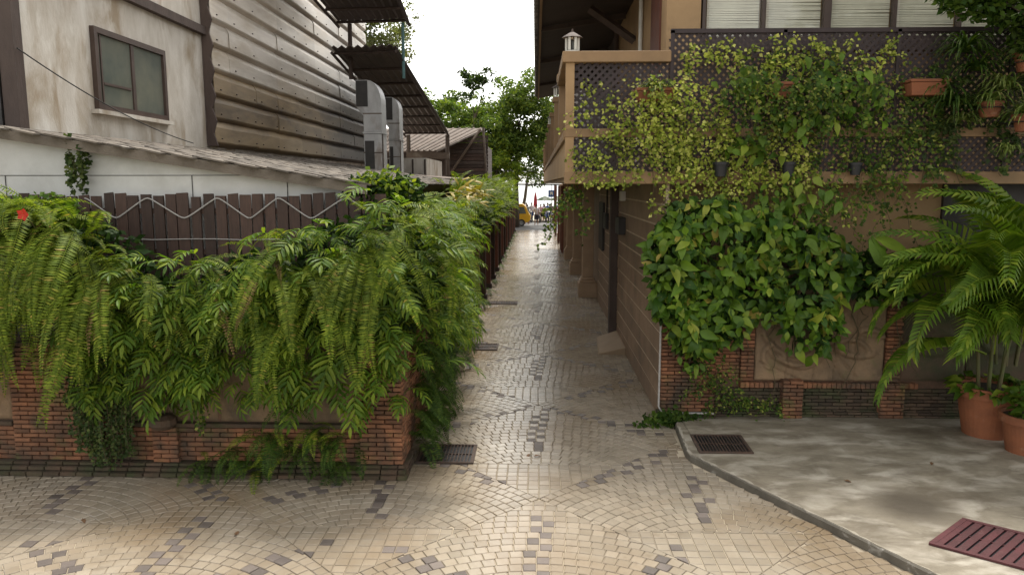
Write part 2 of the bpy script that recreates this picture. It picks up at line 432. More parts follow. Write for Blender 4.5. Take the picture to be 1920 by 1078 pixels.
def sett_mesh(mb, p, local=None):
    g = .0048; mx = sum(v[0] for v in p)/len(p); my = sum(v[1] for v in p)/len(p)
    ar = sum(p[i][0]*p[(i+1)%len(p)][1]-p[(i+1)%len(p)][0]*p[i][1] for i in range(len(p)))
    if ar < 0: p = p[::-1]
    ox, oy = (mx, my) if local else (0, 0)
    zt = rnd.uniform(-.0025, .0015)
    tx, ty = rnd.uniform(-.012, .012), rnd.uniform(-.012, .012)
    rings = []
    for inset, z in ((g, -.016), (g, zt-.005), (g+.006, zt)):
        ring = []
        for x, y in p:
            d = math.hypot(x-mx, y-my) or 1; f = max(.3, (d-inset*1.3)/d)
            X, Y = mx+(x-mx)*f, my+(y-my)*f
            ring.append((X-ox, Y-oy, z+((X-mx)*tx+(Y-my)*ty if z > -.01 else 0)))
        rings.append(ring)
    n = len(p); fs = [tuple(range(2*n, 3*n))]
    for r in range(2):
        for i in range(n): fs.append((r*n+i, r*n+(i+1)%n, (r+1)*n+(i+1)%n, (r+1)*n+i))
    mb.add(sum(rings, []), fs)
    return mx, my
def inframe(x, y): return y > 6.3 and abs(x+.03*y) < .70*(y*.99+.4)
setts.sort(key=lambda s: (0 if inframe(s[0], s[1]) else 1, s[1]))
for mx, my, p, dk in setts[:300]:
    mb = MB(); a, b = sett_mesh(mb, p, True)
    o = link('paving_sett', mb.mesh('paving_sett', M['dark_paver' if dk else 'paver']), pave, Matrix.Translation((a, b, 0)))
ml, mdk = MB(), MB()
for mx, my, p, dk in setts[300:]: sett_mesh(mdk if dk else ml, p)
ml.build('paving_setts', M['paver'], pave, 'stuff'); mdk.build('dark_paving_setts', M['dark_paver'], pave, 'stuff')

# ---- concrete apron with kerb on the right
ap = MB()
outer = [(x, y) for x, y in KERB]
poly = [(x+.03, y+.012) for x, y in outer] + [(14, .6), (14, 10.95)]
ap.prism([(x, y) for x, y in poly][::-1], 'z', -.1, .085)
apron = tag(ap.build('concrete_apron', M['concrete'], bevel=.012), kind='structure')
kb = MB(); nK = len(KERB)
kv = []; kf = []
for (x, y) in KERB:
    i = KERB.index((x, y)); a = Vector(KERB[max(0, i-1)]); b = Vector(KERB[min(nK-1, i+1)]); d = (b-a).normalized(); nrm = Vector((-d.y, d.x))
    for off, z in ((0, -.1), (0, .07), (.012, .084), (.17, .084), (.17, -.1)):
        kv.append((x+nrm.x*off, y+nrm.y*off, z))
for i in range(nK-1):
    for k in range(4): kf.append((i*5+k, (i+1)*5+k, (i+1)*5+k+1, i*5+k+1))
kf.append((0,1,2,3,4)); kf.append(tuple((nK-1)*5+k for k in (4,3,2,1,0)))
kb.add(kv, kf); kerb = tag(kb.build('kerb', M['kerb']), kind='structure')
lip = MB(); lv = []; lf_ = []; rl = random.Random(8); q = []
for (xa, ya), (xb, yb) in zip(KERB, KERB[1:]):
    n_ = max(1, int(math.hypot(xb-xa, yb-ya)/.07))
    for i in range(n_): q.append((xa+(xb-xa)*i/n_, ya+(yb-ya)*i/n_))
for i, (x, y) in enumerate(q):
    a = Vector(q[max(0, i-1)]); b = Vector(q[min(len(q)-1, i+1)]); d = (b-a).normalized(); nrm = Vector((-d.y, d.x))
    o1 = .012+rl.uniform(-.008,.012); o2 = .034+rl.uniform(-.012,.022)
    for off, z in ((o1, .07), (o1+.004, .093), (o2, .0935), (o2+.01, .07)): lv.append((x+nrm.x*off, y+nrm.y*off, z))
for i in range(len(q)-1):
    for k in range(3): lf_.append((i*4+k, (i+1)*4+k, (i+1)*4+k+1, i*4+k+1))
lip.add(lv, lf_).build('chipped_edge', M['concrete_pale'], kerb)

# ================================================================= brickwork helpers
def brick_unit(m):
    mb = MB(); c = .06
    b = [(-.5,.5,-.5),(.5,.5,-.5),(.5,.5,.5),(-.5,.5,.5)]
    mdl = [(-.5,-.38,-.5),(.5,-.38,-.5),(.5,-.38,.5),(-.5,-.38,.5)]
    fr = [(-.5+c*.5,-.5,-.5+c*1.6),(.5-c*.5,-.5,-.5+c*1.6),(.5-c*.5,-.5,.5-c*1.6),(-.5+c*.5,-.5,.5-c*1.6)]
    mb.add(b+mdl+fr, [(8,9,10,11)] + [(4+i, 4+(i+1)%4, 8+(i+1)%4, 8+i) for i in range(4)] + [(i, (i+1)%4, 4+(i+1)%4, 4+i) for i in range(4)])
    return mb.mesh('brick', m)
BR = brick_unit(M['brick']); BRB = brick_unit(M['brick_base_and_shade'])
def courses(x0, x1, z0, z1, face, out, axis='y', L=.205, h=.056, depth=.06):
    """brick courses on a face; axis 'y': face looks to -Y at y=face; 'x+': looks to +X at x=face; 'x-' to -X"""
    n = max(1, round((z1-z0)/h))
    h = (z1-z0)/n
    for r in range(n):
        x = x0 - (L*.5 if r % 2 else 0)
        while x < x1-.01:
            a, b = max(x, x0), min(x+L, x1)
            if b-a > .03:
                cx = (a+b)/2; cz = z0+(r+.5)*h; pr = rnd.uniform(-.006, .006)
                sx, sz = (b-a)-.008, h-.009
                rot = Matrix.Rotation(rnd.uniform(-.012, .012), 4, 'Y')
                if axis == 'y': Mx = Matrix.Translation((cx, face+depth/2+pr, cz)) @ rot
                elif axis == 'x+': Mx = Matrix.Translation((face-depth/2+pr, cx, cz)) @ Matrix.Rotation(R(90), 4, 'Z') @ rot
                else: Mx = Matrix.Translation((face+depth/2+pr, cx, cz)) @ Matrix.Rotation(R(-90), 4, 'Z') @ rot
                out.append(Mx @ Matrix.Diagonal((sx, depth, sz, 1)))
            x += L
def relief_panel(name, x0, x1, z0, z1, y, parent, strokes, m, nx=90, nz=60, cracks=()):
    """a carved slab as a height field facing -Y"""
    r2 = random.Random(5)
    vs = []; fs = []
    for k in range(nz+1):
        for i in range(nx+1):
            x = x0+(x1-x0)*i/nx; z = z0+(z1-z0)*k/nz; h = .004*math.sin(x*9+z*5)+r2.uniform(-.0025, .0025)
            for (cx, cz, rad, a0, a1, wd, ht) in strokes:
                d = math.hypot(x-cx, z-cz); a = math.degrees(math.atan2(z-cz, x-cx)) % 360
                if a0 <= a <= a1 and abs(d-rad) < wd: h += 1.05*ht*(1-(abs(d-rad)/wd)**2)**.5*min(1, (a-a0)/12, (a1-a)/12)
            for (ax, az, bx, bz) in cracks:
                L = math.hypot(bx-ax, bz-az); t = ((x-ax)*(bx-ax)+(z-az)*(bz-az))/L**2
                if 0 <= t <= 1 and abs((x-ax)*(bz-az)-(z-az)*(bx-ax))/L < .014: h -= .024
            if i in (0, nx) or k in (0, nz): h = -.02
            vs.append((x, y-h, z))
    for k in range(nz):
        for i in range(nx): fs.append((k*(nx+1)+i, k*(nx+1)+i+1, (k+1)*(nx+1)+i+1, (k+1)*(nx+1)+i))
    return MB().add(vs, fs).build(name, m, parent, smooth=True)

# ================================================================= LEFT: brick planter wall
lw = empty('brick_planter_wall', (-4.2, 8.8, 0), 'red brick planter wall with terracotta panels under the hanging ferns at left', 'wall')
MB().box(-8.2, -1.66, 8.68, 8.95, 0, 1.62).build('core', M['mortar'], lw)
MB().box(-1.95, -1.66, 8.953, 20, 0, 1.5).build('side_core', M['mortar'], lw)
MB().box(-8.2, -1.97, 8.953, 9.42, 1.2, 1.5).build('planter_bed', M['soil'], lw)
lb = []; lbb = []
courses(-2.10, -1.58, .16, 1.62, 8.54, lb, depth=.14)
courses(8.62, 9.1, .16, 1.62, -1.58, lb, 'x+', depth=.08)
courses(-6.35, -5.15, .16, 1.62, 8.57, lb, depth=.11)
courses(-5.15, -2.10, .16, .58, 8.60, lb, depth=.08)
courses(-8.2, -6.35, .16, .58, 8.60, lb, depth=.08)
courses(-4.62, -4.30, .16, .60, 8.53, lb, depth=.07)
courses(9.1, 16, .1, 1.5, -1.62, lb, 'x+', depth=.04)
courses(-8.2, -1.52, 0, .06, 8.44, lbb, depth=.2); courses(-8.2, -1.54, .06, .115, 8.48, lbb, depth=.2); courses(-8.2, -1.56, .115, .16, 8.52, lbb, depth=.16)
courses(8.56, 9.1, 0, .16, -1.53, lbb, 'x+', depth=.1)
pieces('brick', BR, lb, lw, 300); pieces('plinth_brick', BRB, lbb, lw, 300)
for i, (a, b) in enumerate(((-5.13, -4.50), (-4.48, -3.85), (-3.83, -2.95), (-2.93, -2.12), (-7.0, -6.37), (-8.0, -7.02))):
    relief_panel('terracotta_panel', a+.01, b-.01, .64, 1.5, 8.655, lw, [((a+b)/2, 1.1, .22, 180, 350, .05, .025)], M['terracotta_panel'], 24, 24)
MB().box(-5.13, -2.12, 8.58, 8.675, .585, .635).build('ledge', M['brick_base_and_shade'], lw, bevel=.008)
MB().box(-8.2, -6.37, 8.58, 8.675, .585, .635).build('ledge', M['brick_base_and_shade'], lw, bevel=.008)
MB().lathe([(.10,0),(.16,.06),(.15,.13),(.08,.17)], (-4.45, 8.5, .6), 10).build('pier_cap', M['brick_base_and_shade'], lw)

# ---- dark plank fence above the planter with rope garland
fe = empty('plank_fence', (-4, 9.44, 0), 'dark brown vertical plank fence behind the ferns, below the white wall', 'fence')
x = -7.9; k = 0
while x < -1.9:
    wd = rnd.uniform(.125, .14); top = 3.36+rnd.uniform(-.025, .03)
    mb = MB().hexa([(x,9.42,1.5),(x+wd,9.42,1.5),(x+wd,9.445,1.5),(x,9.445,1.5),(x+rnd.uniform(-.01,.01),9.42,top),(x+wd+rnd.uniform(-.01,.01),9.42,top+rnd.uniform(-.015,.015)),(x+wd,9.445,top),(x,9.445,top)])
    mb.build('plank', M['plank'], fe)
    x += wd+rnd.uniform(.018, .034)
for z in (1.9, 2.6, 3.12): MB().box(-6.3, -1.9, 9.448, 9.49, z, z+.07).build('rail', M['plank'], fe)
pts = []
for i in range(101):
    x = -5.75+3.55*i/100; ph = (x+5.75)/.84*2*math.pi; tri = math.asin(.96*math.cos(ph+.25*math.sin(ph*.37)))/1.287
    pts.append((x, 9.405, 3.195+.125*tri))
tag(MB().tube(pts, .009, 5).build('zigzag_rope', M['rope']), 'pale rope strung in zigzags along the top of the plank fence', 'rope')
tag(MB().tube([(-5.7+.4*i, 9.405, 2.80+.008*math.sin(i*2.2)) for i in range(10)], .006, 5).build('fence_wire', M['rope']), 'thin straight wire running across the middle of the plank fence', 'wire')

# ================================================================= LEFT: lean-to with white wall and shingle roof
le = empty('lean_to', (-4, 9.6, 0), 'white walled lean-to with grey shingled roof behind the plank fence', 'lean-to')
def roofz(x): return 3.50+(-2.2-x)*.150
MB().prism([(-9.5, 0), (-2.32, 0), (-2.32, roofz(-2.32)-.09), (-9.5, roofz(-9.5)-.09)], 'y', 9.60, 9.72).build('wall', M['white_wall'], le)
MB().box(-2.44, -2.32, 9.72, 25, 0, roofz(-2.32)-.09).build('side_wall', M['plank'], le)
MB().box(-9.4, -2.35, 9.59, 9.598, 3.605, 3.612).build('panel_joint', M['cable'], le)
for xx in (-6.9, -4.44, -3.2): MB().box(xx, xx+.008, 9.59, 9.598, 2.5, 3.604).build('panel_joint', M['cable'], le)
MB().hexa([(-9.5,9.42,roofz(-9.5)-.1),(-2.15,9.42,roofz(-2.15)-.1),(-2.15,25.2,roofz(-2.15)-.1),(-9.5,25.2,roofz(-9.5)-.1),(-9.5,9.42,roofz(-9.5)-.02),(-2.15,9.42,roofz(-2.15)-.02),(-2.15,25.2,roofz(-2.15)-.02),(-9.5,25.2,roofz(-9.5)-.02)]).build('roof_deck', M['dark_wood'], le)
MB().hexa([(-9.5,9.36,roofz(-9.5)-.12),(-2.12,9.36,roofz(-2.12)-.12),(-2.12,9.415,roofz(-2.12)-.12),(-9.5,9.415,roofz(-9.5)-.12),(-9.5,9.36,roofz(-9.5)+.0),(-2.12,9.36,roofz(-2.12)+.0),(-2.12,9.415,roofz(-2.12)+.0),(-9.5,9.415,roofz(-9.5)+.0)]).build('barge_board', M['shingle'], le)
sh = MB().box(-.5,.5,-.5,.5,-.5,.5).mesh('shingle', M['shingle'])
sm = []
for r in range(27):
    xr = -2.2-.33*r*.6
    y = 9.36 - (.14 if r % 2 else 0)
    while y < 25.1:
        L = .30+rnd.uniform(-.03,.03)
        Mx = Matrix.Translation((xr, y+L/2, roofz(xr)+.018+rnd.uniform(-.006,.008))) @ Matrix.Rotation(math.atan(.150)+.05+rnd.uniform(-.02,.02), 4, 'Y') @ Matrix.Diagonal((.27, L-.012, .02, 1))
        sm.append((y, Mx)); y += L
sm.sort(key=lambda t: t[0])
pieces('shingle', sh, [m_ for _, m_ in sm], le, 300)

# ================================================================= LEFT: cement house with metal siding
ho = empty('cement_house', (-7, 14, 0), 'stained cement house with metal plate siding and a sliding window, upper left', 'house')  # house coordinates were scaled up about the camera position and baked in below
MB().box(-13, -7.0, 10.2, 30.8, 0, 11.5).build('wall', M['cement'], ho)
MB().box(-7.12, -6.91, 10.0, 10.18, 3.9, 11.5).build('corner_post', M['dark_wood'], ho)
MB().box(-7.36, -7.14, 9.98, 10.19, 3.9, 11.5).build('corner_post', M['black_metal'], ho)
MB().box(-6.998, -6.88, 10.2, 15.95, 6.57, 6.73).build('beam', M['dark_wood'], ho)
wi = MB()
for (a, b, c, d) in ((11.9,14.18,5.86,5.95),(11.9,14.18,4.67,4.76),(11.9,11.99,4.76,5.86),(14.09,14.18,4.76,5.86)): wi.box(-6.995, -6.92, a, b, c, d)
win = wi.build('window', M['window_frame'], ho)
MB().box(-6.985, -6.94, 13.0, 13.09, 4.762, 5.858).build('mullion', M['window_frame'], win)
MB().box(-6.996, -6.965, 11.992, 12.998, 4.762, 5.858).build('pane', M['old_glass'], win)
MB().box(-6.996, -6.968, 13.092, 14.088, 4.762, 5.858).build('pane', M['old_glass'], win)
MB().box(-6.962, -6.945, 12.08, 12.12, 4.78, 5.84).build('sash_rail', M['window_frame'], win)
MB().box(-6.962, -6.945, 12.13, 12.95, 5.08, 5.12).build('sash_rail', M['window_frame'], win)
MB().box(-6.998, -6.87, 11.8, 14.28, 4.60, 4.667).build('sill', M['cement'], win)
# siding plates: courses with a folded profile, staggered sheet joints
cuts = [16.0, 16.9, 20.05, 23.45, 26.4, 28.7, 30.8]
prof = [(.02,.0),(.15,.07),(.168,.10),(.158,.40),(.125,.48),(.07,.54),(.03,.58)]
for c in range(11):
    z0 = 4.30+c*.52
    if c < 3: cs = [16.0+.03*c, 16.95, 18.5, 20.05, 22.0, 24.0, 26.4, 28.4, 30.8]
    else: cs = [16.0+rnd.uniform(0,.06)] + [q+.02*c for q in cuts[1:-1]] + [30.8]
    for a, b in zip(cs, cs[1:]):
        j = rnd.uniform(-.012, .014); tl = rnd.uniform(-.012,.012)
        n = len(prof); vs = []
        for yy, dj in ((a+.005, -tl), (b+.014, tl)):
            for (o, z) in prof: vs.append((-7.0+o+j, yy, z0+z+dj))
        fs = [(i+1, i, n+i, n+i+1) for i in range(n-1)]
        mb = MB().add(vs, fs)
        vs2 = [(v[0]-.012, v[1], v[2]) for v in vs]
        mb.add(vs2, [(i, i+1, n+i+1, n+i) for i in range(n-1)])
        mb.f += [(i, i+1, 2*n+i+1, 2*n+i) for i in range(n-1)] + [(n+i+1, n+i, 3*n+i, 3*n+i+1) for i in range(n-1)] + [(0, 2*n, 3*n, n)]
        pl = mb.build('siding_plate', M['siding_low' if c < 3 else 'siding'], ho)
        mbn = MB()
        for q in range(max(2, int((b-a)/1.1))):
            yy = a+.3+q*1.1
            if yy < b-.1: mbn.box(-7.0+.16+j, -7.0+.187+j, yy, yy+.045, z0+.16, z0+.18)
        if mbn.v: mbn.build('rivets', M['dark_wood'], pl, 'stuff')
zz = [(-6.99,4.3)]+[(-6.76 if k % 2 == 0 else -6.84, 4.3+.26*k) for k in range(20)]+[(-6.99,9.3)]
MB().prism(zz, 'y', 15.93, 15.98).build('edge_strip', M['dark_wood'], ho)
def sag(p, q, s, n=10): return [tuple(Vector(p).lerp(Vector(q), i/n) - Vector((0,0,s*4*(i/n)*(1-i/n)))) for i in range(n+1)]
tag(MB().tube(sag((-6.88,10.02,5.28),(-6.82,14.9,4.30),.14,18), .010, 5).build('wall_cable', M['cable']), 'thin black cable sagging across the cement wall below the window', 'cable')

# ---- corrugated awnings behind the siding
def awning(name, label, p00, p01, p10, p11, waves, m):
    """p00-p01 near edge left-right, p10-p11 far edge left-right; corrugations run near to far"""
    o = empty(name, (p00[0], p00[1], p00[2]), label, 'awning')
    p00, p01, p10, p11 = map(Vector, (p00, p01, p10, p11))
    n = waves*4; vs = []; fs = []
    for t in range(2):
        for off in (0, -.02):
            for i in range(n+1):
                s = i/n; a = p00.lerp(p01, s); b = p10.lerp(p11, s); p = a.lerp(b, t)
                vs.append((p.x, p.y, p.z+.045*math.sin(s*waves*2*math.pi)+off))
    w_ = n+1
    for i in range(n):
        fs += [(i, i+1, 2*w_+i+1, 2*w_+i), (w_+i+1, w_+i, 3*w_+i, 3*w_+i+1), (i, w_+i, w_+i+1, i+1), (2*w_+i+1, 3*w_+i+1, 3*w_+i, 2*w_+i)]
    fs += [(0, 2*w_, 3*w_, w_), (n, w_+n, 3*w_+n, 2*w_+n)]
    MB().add(vs, fs).build('corrugated_sheet', m, o)
    for k in range(8):
        t = .02+k*.136
        a = p00.lerp(p10, t); b = p01.lerp(p11, t); dz = Vector((0,0,-.11))
        MB().tube([a+dz, b+dz], .045, 4).build('purlin', M['dark_wood'], o)
    for a, b in ((p00, p10), (p01, p11)):
        MB().tube([a+Vector((0,0,-.18)), b+Vector((0,0,-.18))], .06, 4).build('rafter', M['dark_wood'], o)
    return o
a1 = awning('lower_awning', 'lower dark corrugated awning sloping down beyond the metal ducts', (-6.2,23.2,7.6), (-4.25,23.2,7.65), (-6.3,36.5,5.95), (-4.25,36.8,5.98), 8, M['awning'])
MB().tube([(-4.3,36.7,3.4),(-4.3,36.7,5.85)], .10, 6).build('post', M['rust_roof'], a1)
MB().tube([(-6.2,36.7,3.4),(-6.2,36.7,5.85)], .10, 6).build('post', M['rust_roof'], a1)
MB().box(-6.3,-4.2,36.6,36.75,4.7,5.0).build('tie_beam', M['rust_roof'], a1)
a2 = awning('upper_awning', 'upper dark corrugated awning at the top edge above the ducts', (-6.9,17.5,9.9), (-3.95,17.5,9.9), (-6.3,24.5,8.62), (-4.05,24.5,8.66), 10, M['awning'])
MB().tube([(-4.2,24.2,6.8),(-4.2,24.2,8.5)], .05, 6).build('post', M['teal'], a2)
MB().tube([(-5.9,24.3,6.8),(-5.9,24.3,8.5)], .07, 6).build('post', M['dark_wood'], a2)

# ---- two galvanised ducts standing on the shingle roof
def duct(name, label, x, y, w_, d_, ztop, bend):
    zb = roofz(x)
    o = empty(name, (x, y, zb), label, 'duct')
    MB().box(x-w_/2, x+w_/2, y-d_/2, y+d_/2, zb-.05, zb+1.05).build('lower_section', M['galv'], o, bevel=.01)
    MB().box(x-w_/2-.025, x+w_/2+.025, y-d_/2-.025, y+d_/2+.025, zb+1.052, zb+1.10).build('flange', M['galv'], o)
    # curved elbow in the XZ plane, outer face towards the alley
    pr = [(x+w_/2, zb+1.102)]
    for k in range(9):
        t = k/8*math.pi/2
        pr.append((x+w_/2-bend+bend*math.cos(t), ztop-bend*1.55+bend*1.55*math.sin(t)))
    pr += [(x-w_/2-.2, ztop), (x-w_/2-.2, ztop-.75), (x-w_/2, ztop-1.0), (x-w_/2, zb+1.102)]
    MB().prism(pr, 'y', y-d_/2, y+d_/2).build('elbow', M['galv'], o, bevel=.006)
    MB().box(x-w_/2-.19, x-w_/2+.14, y-d_/2-.012, y-d_/2-.001, ztop-.74, ztop-.02).build('dark_plate', M['black_metal'], o)  # dark plate over the left of the elbow front
    MB().box(x-w_/2+.03, x+w_/2-.22, y-d_/2-.015, y-d_/2-.002, zb+.06, zb+.85).build('dark_panel', M['black_metal'], o)  # dark panel on the left of the lower front
    for zz in (zb+.5, zb+1.6): MB().box(x-w_/2-.012, x+w_/2+.012, y-d_/2-.012, y-d_/2-.002, zz, zz+.03).build('seam', M['rust_roof'], o)
    for s in (.02, -.05): MB().box(x+w_/2+.001, x+w_/2+.018, y-d_/2+.05+abs(s), y-d_/2+.08+abs(s), zb+.02, zb+1.04).build('strap', M['rust_roof'], o)
    return o
duct('kitchen_duct', 'nearer metal duct with a curved elbow standing on the shingle roof', -4.68, 22.0, .52, .7, 6.42, .40)
duct('kitchen_duct', 'farther metal duct half hidden behind the nearer one under the awning', -4.74, 25.6, .36, .7, 6.35, .28)

# ---- huts beyond
hu = empty('timber_hut', (-4.5, 42, 0), 'brown slatted hut with a ridged roof beyond the awning', 'hut')
MB().box(-9, -2.75, 42.6, 47, 0, 5.6).build('wall', M['dark_wood'], hu)
for k in range(14): MB().box(-5.0, -2.70, 42.50, 42.58, 3.4+.2*k, 3.57+.2*k).build('slat', M['plank'] if k % 3 else M['dark_wood'], hu)
rfo = MB().hexa([(-9.5,37.6,5.05),(-4.95,37.6,5.05),(-3.0,44.5,6.62),(-9.5,44.5,6.62),(-9.5,37.6,5.13),(-4.95,37.6,5.13),(-3.0,44.5,6.72),(-9.5,44.5,6.72)]).build('roof', M['rust_roof'], hu)
for k in range(16):
    xx = -9.3+.285*k; xe = -9.3+.285*k*1.42
    MB().tube([(xx,37.55,5.15),(xe,44.5,6.74)], .045, 4).build('ridge_roll', M['rust_roof'], rfo)
MB().hexa([(-4.6,42,3.6),(-2.5,42,3.6),(-2.5,42.1,3.6),(-4.6,42.1,3.6),(-3.05,42,6.6),(-2.9,42,6.65),(-2.9,42.1,6.65),(-3.05,42.1,6.6)]) # brace kept below
MB().tube([(-4.85,42.2,4.0),(-3.1,42.2,6.5)], .07, 5).build('brace', M['rust_roof'], hu)
MB().tube([(-2.72,42.3,3.0),(-2.95,42.3,6.6)], .07, 5).build('edge_post', M['rust_roof'], hu)
hk = empty('kitchen_shed', (-5.5, 30, 0), 'pale boarded shed wall under the lower awning', 'shed')
MB().box(-9, -4.5, 31, 36, 0, 4.55).build('wall', M['cement'], hk)
for k in range(5): MB().box(-6.6+.5*k, -6.54+.5*k, 30.93, 30.998, 3.6, 4.5).build('batten', M['dark_wood'], hk)
MB().hexa([(-7,26,4.0),(-3.2,26,3.6),(-3.0,38,3.6),(-7,38,4.0),(-7,26,4.1),(-3.2,26,3.7),(-3.0,38,3.72),(-7,38,4.1)]).build('low_roof', M['rust_roof'], hk)

# ---- wooden posts and panels under the alley hedge
wf = empty('alley_post_fence', (-1.8, 30, 0), 'brown wooden posts and panels carrying the hedge along the alley', 'fence')
MB().box(-1.95, -1.78, 20.0, 57, 0, 1.9).build('panel', M['plank'], wf)
y = 17.5; i = 0
while y < 56.5:
    MB().box(-1.76, -1.52, y, y+.24, 0, 2.0).build('post', M['red_wood' if i % 2 else 'plank'], wf, bevel=.01)
    MB().box(-1.80, -1.48, y-.04, y+.28, 0, .16).build('post_base', M['dark_wood'], wf)
    y += 2.5; i += 1

# ================================================================= RIGHT: brick wall with relief
rw = empty('brick_relief_wall', (4.6, 11, 0), 'red brick wall with a carved relief panel below the leafy climber at right', 'wall')
MB().box(1.90, 9.5, 10.93, 11.25, 0, 2.35).build('core', M['mortar'], rw)
rb = []; rbb = []
courses(1.84, 2.64, .17, 2.35, 10.74, rb, depth=.18)
courses(2.66, 3.02, .62, 2.35, 10.87, rb, depth=.05)
courses(3.02, 3.22, .62, 2.35, 10.83, rb, depth=.08, L=.2)
courses(5.12, 5.35, .62, 2.35, 10.83, rb, depth=.08)
courses(3.02, 5.6, .52, .61, 10.80, rb, depth=.1, h=.085, L=.07)
courses(3.62, 3.92, .085, .66, 10.72, rb, depth=.2)
courses(5.05, 5.4, .085, .60, 10.76, rb, depth=.16)
courses(1.80, 2.66, .085, .17, 10.70, rbb, depth=.2, h=.05)
courses(2.66, 9.4, .085, .51, 10.86, rbb, depth=.06)
courses(2.66, 9.4, .085, .17, 10.80, rbb, depth=.06)
pieces('brick', BR, rb, rw, 300); pieces('plinth_brick', BRB, rbb, rw, 300)
relief_panel('relief_panel', 3.24, 5.11, .625, 2.3, 10.865, rw,
    [(3.85,1.55,.55,190,330,.045,.05),(3.8,1.3,.42,200,350,.04,.045),(3.9,1.2,.35,210,330,.06,.05),(4.75,1.5,.5,180,300,.05,.05),(4.85,1.15,.25,20,170,.05,.05),(4.3,1.7,.6,30,150,.06,.05),(4.6,.95,.3,15,165,.04,.045),(3.55,1.0,.2,100,260,.04,.04)],
    M['terracotta_panel'], 110, 90, cracks=((3.3,.9,3.9,.64),(4.1,.64,4.15,1.5),(4.4,.64,4.5,2.2),(4.35,1.1,4.75,.66),(4.55,.64,4.3,1.0),(3.24,1.45,4.2,1.38),(4.45,1.3,5.1,1.25),(4.7,.64,4.72,2.2),(3.7,.64,3.72,2.2)))
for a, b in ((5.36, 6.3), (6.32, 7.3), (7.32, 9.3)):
    relief_panel('relief_panel', a, b, .625, 2.3, 10.885, rw, [((a+b)/2, 1.4, .35, 190, 340, .06, .04), ((a+b)/2+.1, 1.1, .25, 20, 160, .05, .04)], M['brick_base_and_shade'], 40, 50)  # dark plinth material puts the shadow on this wall end into colour
tag(MB().tube([(1.815,10.70,2.3),(1.815,10.70,.26),(1.87,10.68,.17),(2.62,10.68,.17)], .015, 8).build('drain_pipe', M['rope']), 'thin pale pipe running down the corner of the brick pillar and along its foot', 'pipe')

# ================================================================= RIGHT: house
rh = empty('ochre_house', (4, 20, 0), 'ochre house with latticed balcony, window row and dark eaves at right', 'house')
MB().box(1.93, 12, 11.42, 16.0, 0, 3.52).build('wall', M['ochre'], rh)
MB().box(1.93, 12, 16.0, 57, 0, 3.52).build('wall', M['brown_stone'], rh)
MB().box(6.05, 9.0, 11.36, 11.418, 0, 3.5).build('dark_opening_sheet', M['black_metal'], rh)  # flat black sheet, the shade inside the opening put into its colour
# garage side cladding: stone courses with pale joints
MB().box(1.878, 1.928, 10.95, 17.0, 0, 3.5).build('joint_bed', M['light_joint'], rh)
MB().box(1.878, 1.928, 17.9, 22.4, 0, 3.5).build('joint_bed', M['light_joint'], rh)
for ya, yb in ((10.94, 17.0), (17.9, 22.4)):
    for k in range(11):
        MB().box(1.866-.004*(k%2), 1.876, ya, yb, .012+k*.32, .012+k*.32+.288).build('cladding_course', M['brown_stone'], rh, bevel=.003)
MB().box(1.70, 1.95, 17.02, 17.32, 0, 3.5).build('door_post', M['dark_wood'], rh, bevel=.01)
MB().box(1.935, 1.99, 17.33, 17.88, 0, 2.3).build('side_door', M['black_metal'], rh)
MB().box(1.80, 1.868, 20.3, 21.5, 1.7, 3.0).build('dark_window', M['black_metal'], rh)
MB().box(1.78, 1.864, 19.2, 19.9, 2.35, 2.75).build('meter_box', M['black_metal'], rh)
MB().box(1.72, 1.87, 15.6, 16.3, 2.45, 2.8).build('meter_box', M['black_metal'], rh)
MB().box(1.76, 1.87, 15.7, 15.95, 3.15, 3.35).build('light_fitting', M['white_paint'], rh)
MB().tube([(1.84,19.5,2.75),(1.84,19.5,3.5)], .02, 6).build('conduit', M['cable'], rh)
# columns
def column(y):
    x = 1.62
    c = MB().box(x-.17, x+.17, y-.17, y+.17, .62, 3.5).build('column', M['column'], rh, bevel=.02)
    MB().box(x-.29, x+.29, y-.29, y+.29, 0, .46).build('base', M['column'], c, bevel=.015)
    MB().box(x-.25, x+.25, y-.25, y+.25, .462, .54).build('base', M['column'], c, bevel=.02)
    MB().box(x-.21, x+.21, y-.21, y+.21, .542, .618).build('base', M['column'], c, bevel=.02)
for y in (23.3, 29.2, 35.0, 41.0, 47.0): column(y)
for y in (38.2, 40.0, 44.5, 51, 54.5): MB().box(1.30, 1.42, y, y+.14, 0, 3.4).build('porch_post', M['red_wood'], rh)
# balcony
MB().box(.46, 2.0, 10.86, 42, 3.52, 3.60).build('balcony_slab', M['ochre_trim'], rh)
MB().box(2.0, 9.5, 10.86, 12.2, 3.52, 3.60).build('balcony_slab', M['ochre_trim'], rh)
MB().box(.43, .50, 10.95, 42, 3.602, 4.12).build('side_parapet', M['ochre'], rh)
MB().box(.39, .56, 10.95, 42, 4.123, 4.25).build('side_rail', M['ochre_trim'], rh, bevel=.01)
MB().box(.40, 9.4, 10.74, 10.855, 3.50, 3.67).build('bottom_rail', M['ochre_trim'], rh, bevel=.01)
MB().box(.40, 9.4, 10.74, 10.855, 4.15, 4.27).build('middle_rail', M['ochre_trim'], rh, bevel=.01)
MB().box(.36, 1.86, 10.70, 10.90, 5.17, 5.32).build('top_rail', M['ochre_trim'], rh, bevel=.012)
MB().box(.36, .56, 10.902, 13.3, 5.17, 5.32).build('top_rail', M['ochre_trim'], rh, bevel=.012)
MB().box(.41, .53, 10.75, 10.87, 3.67, 5.17).build('corner_post', M['ochre'], rh)
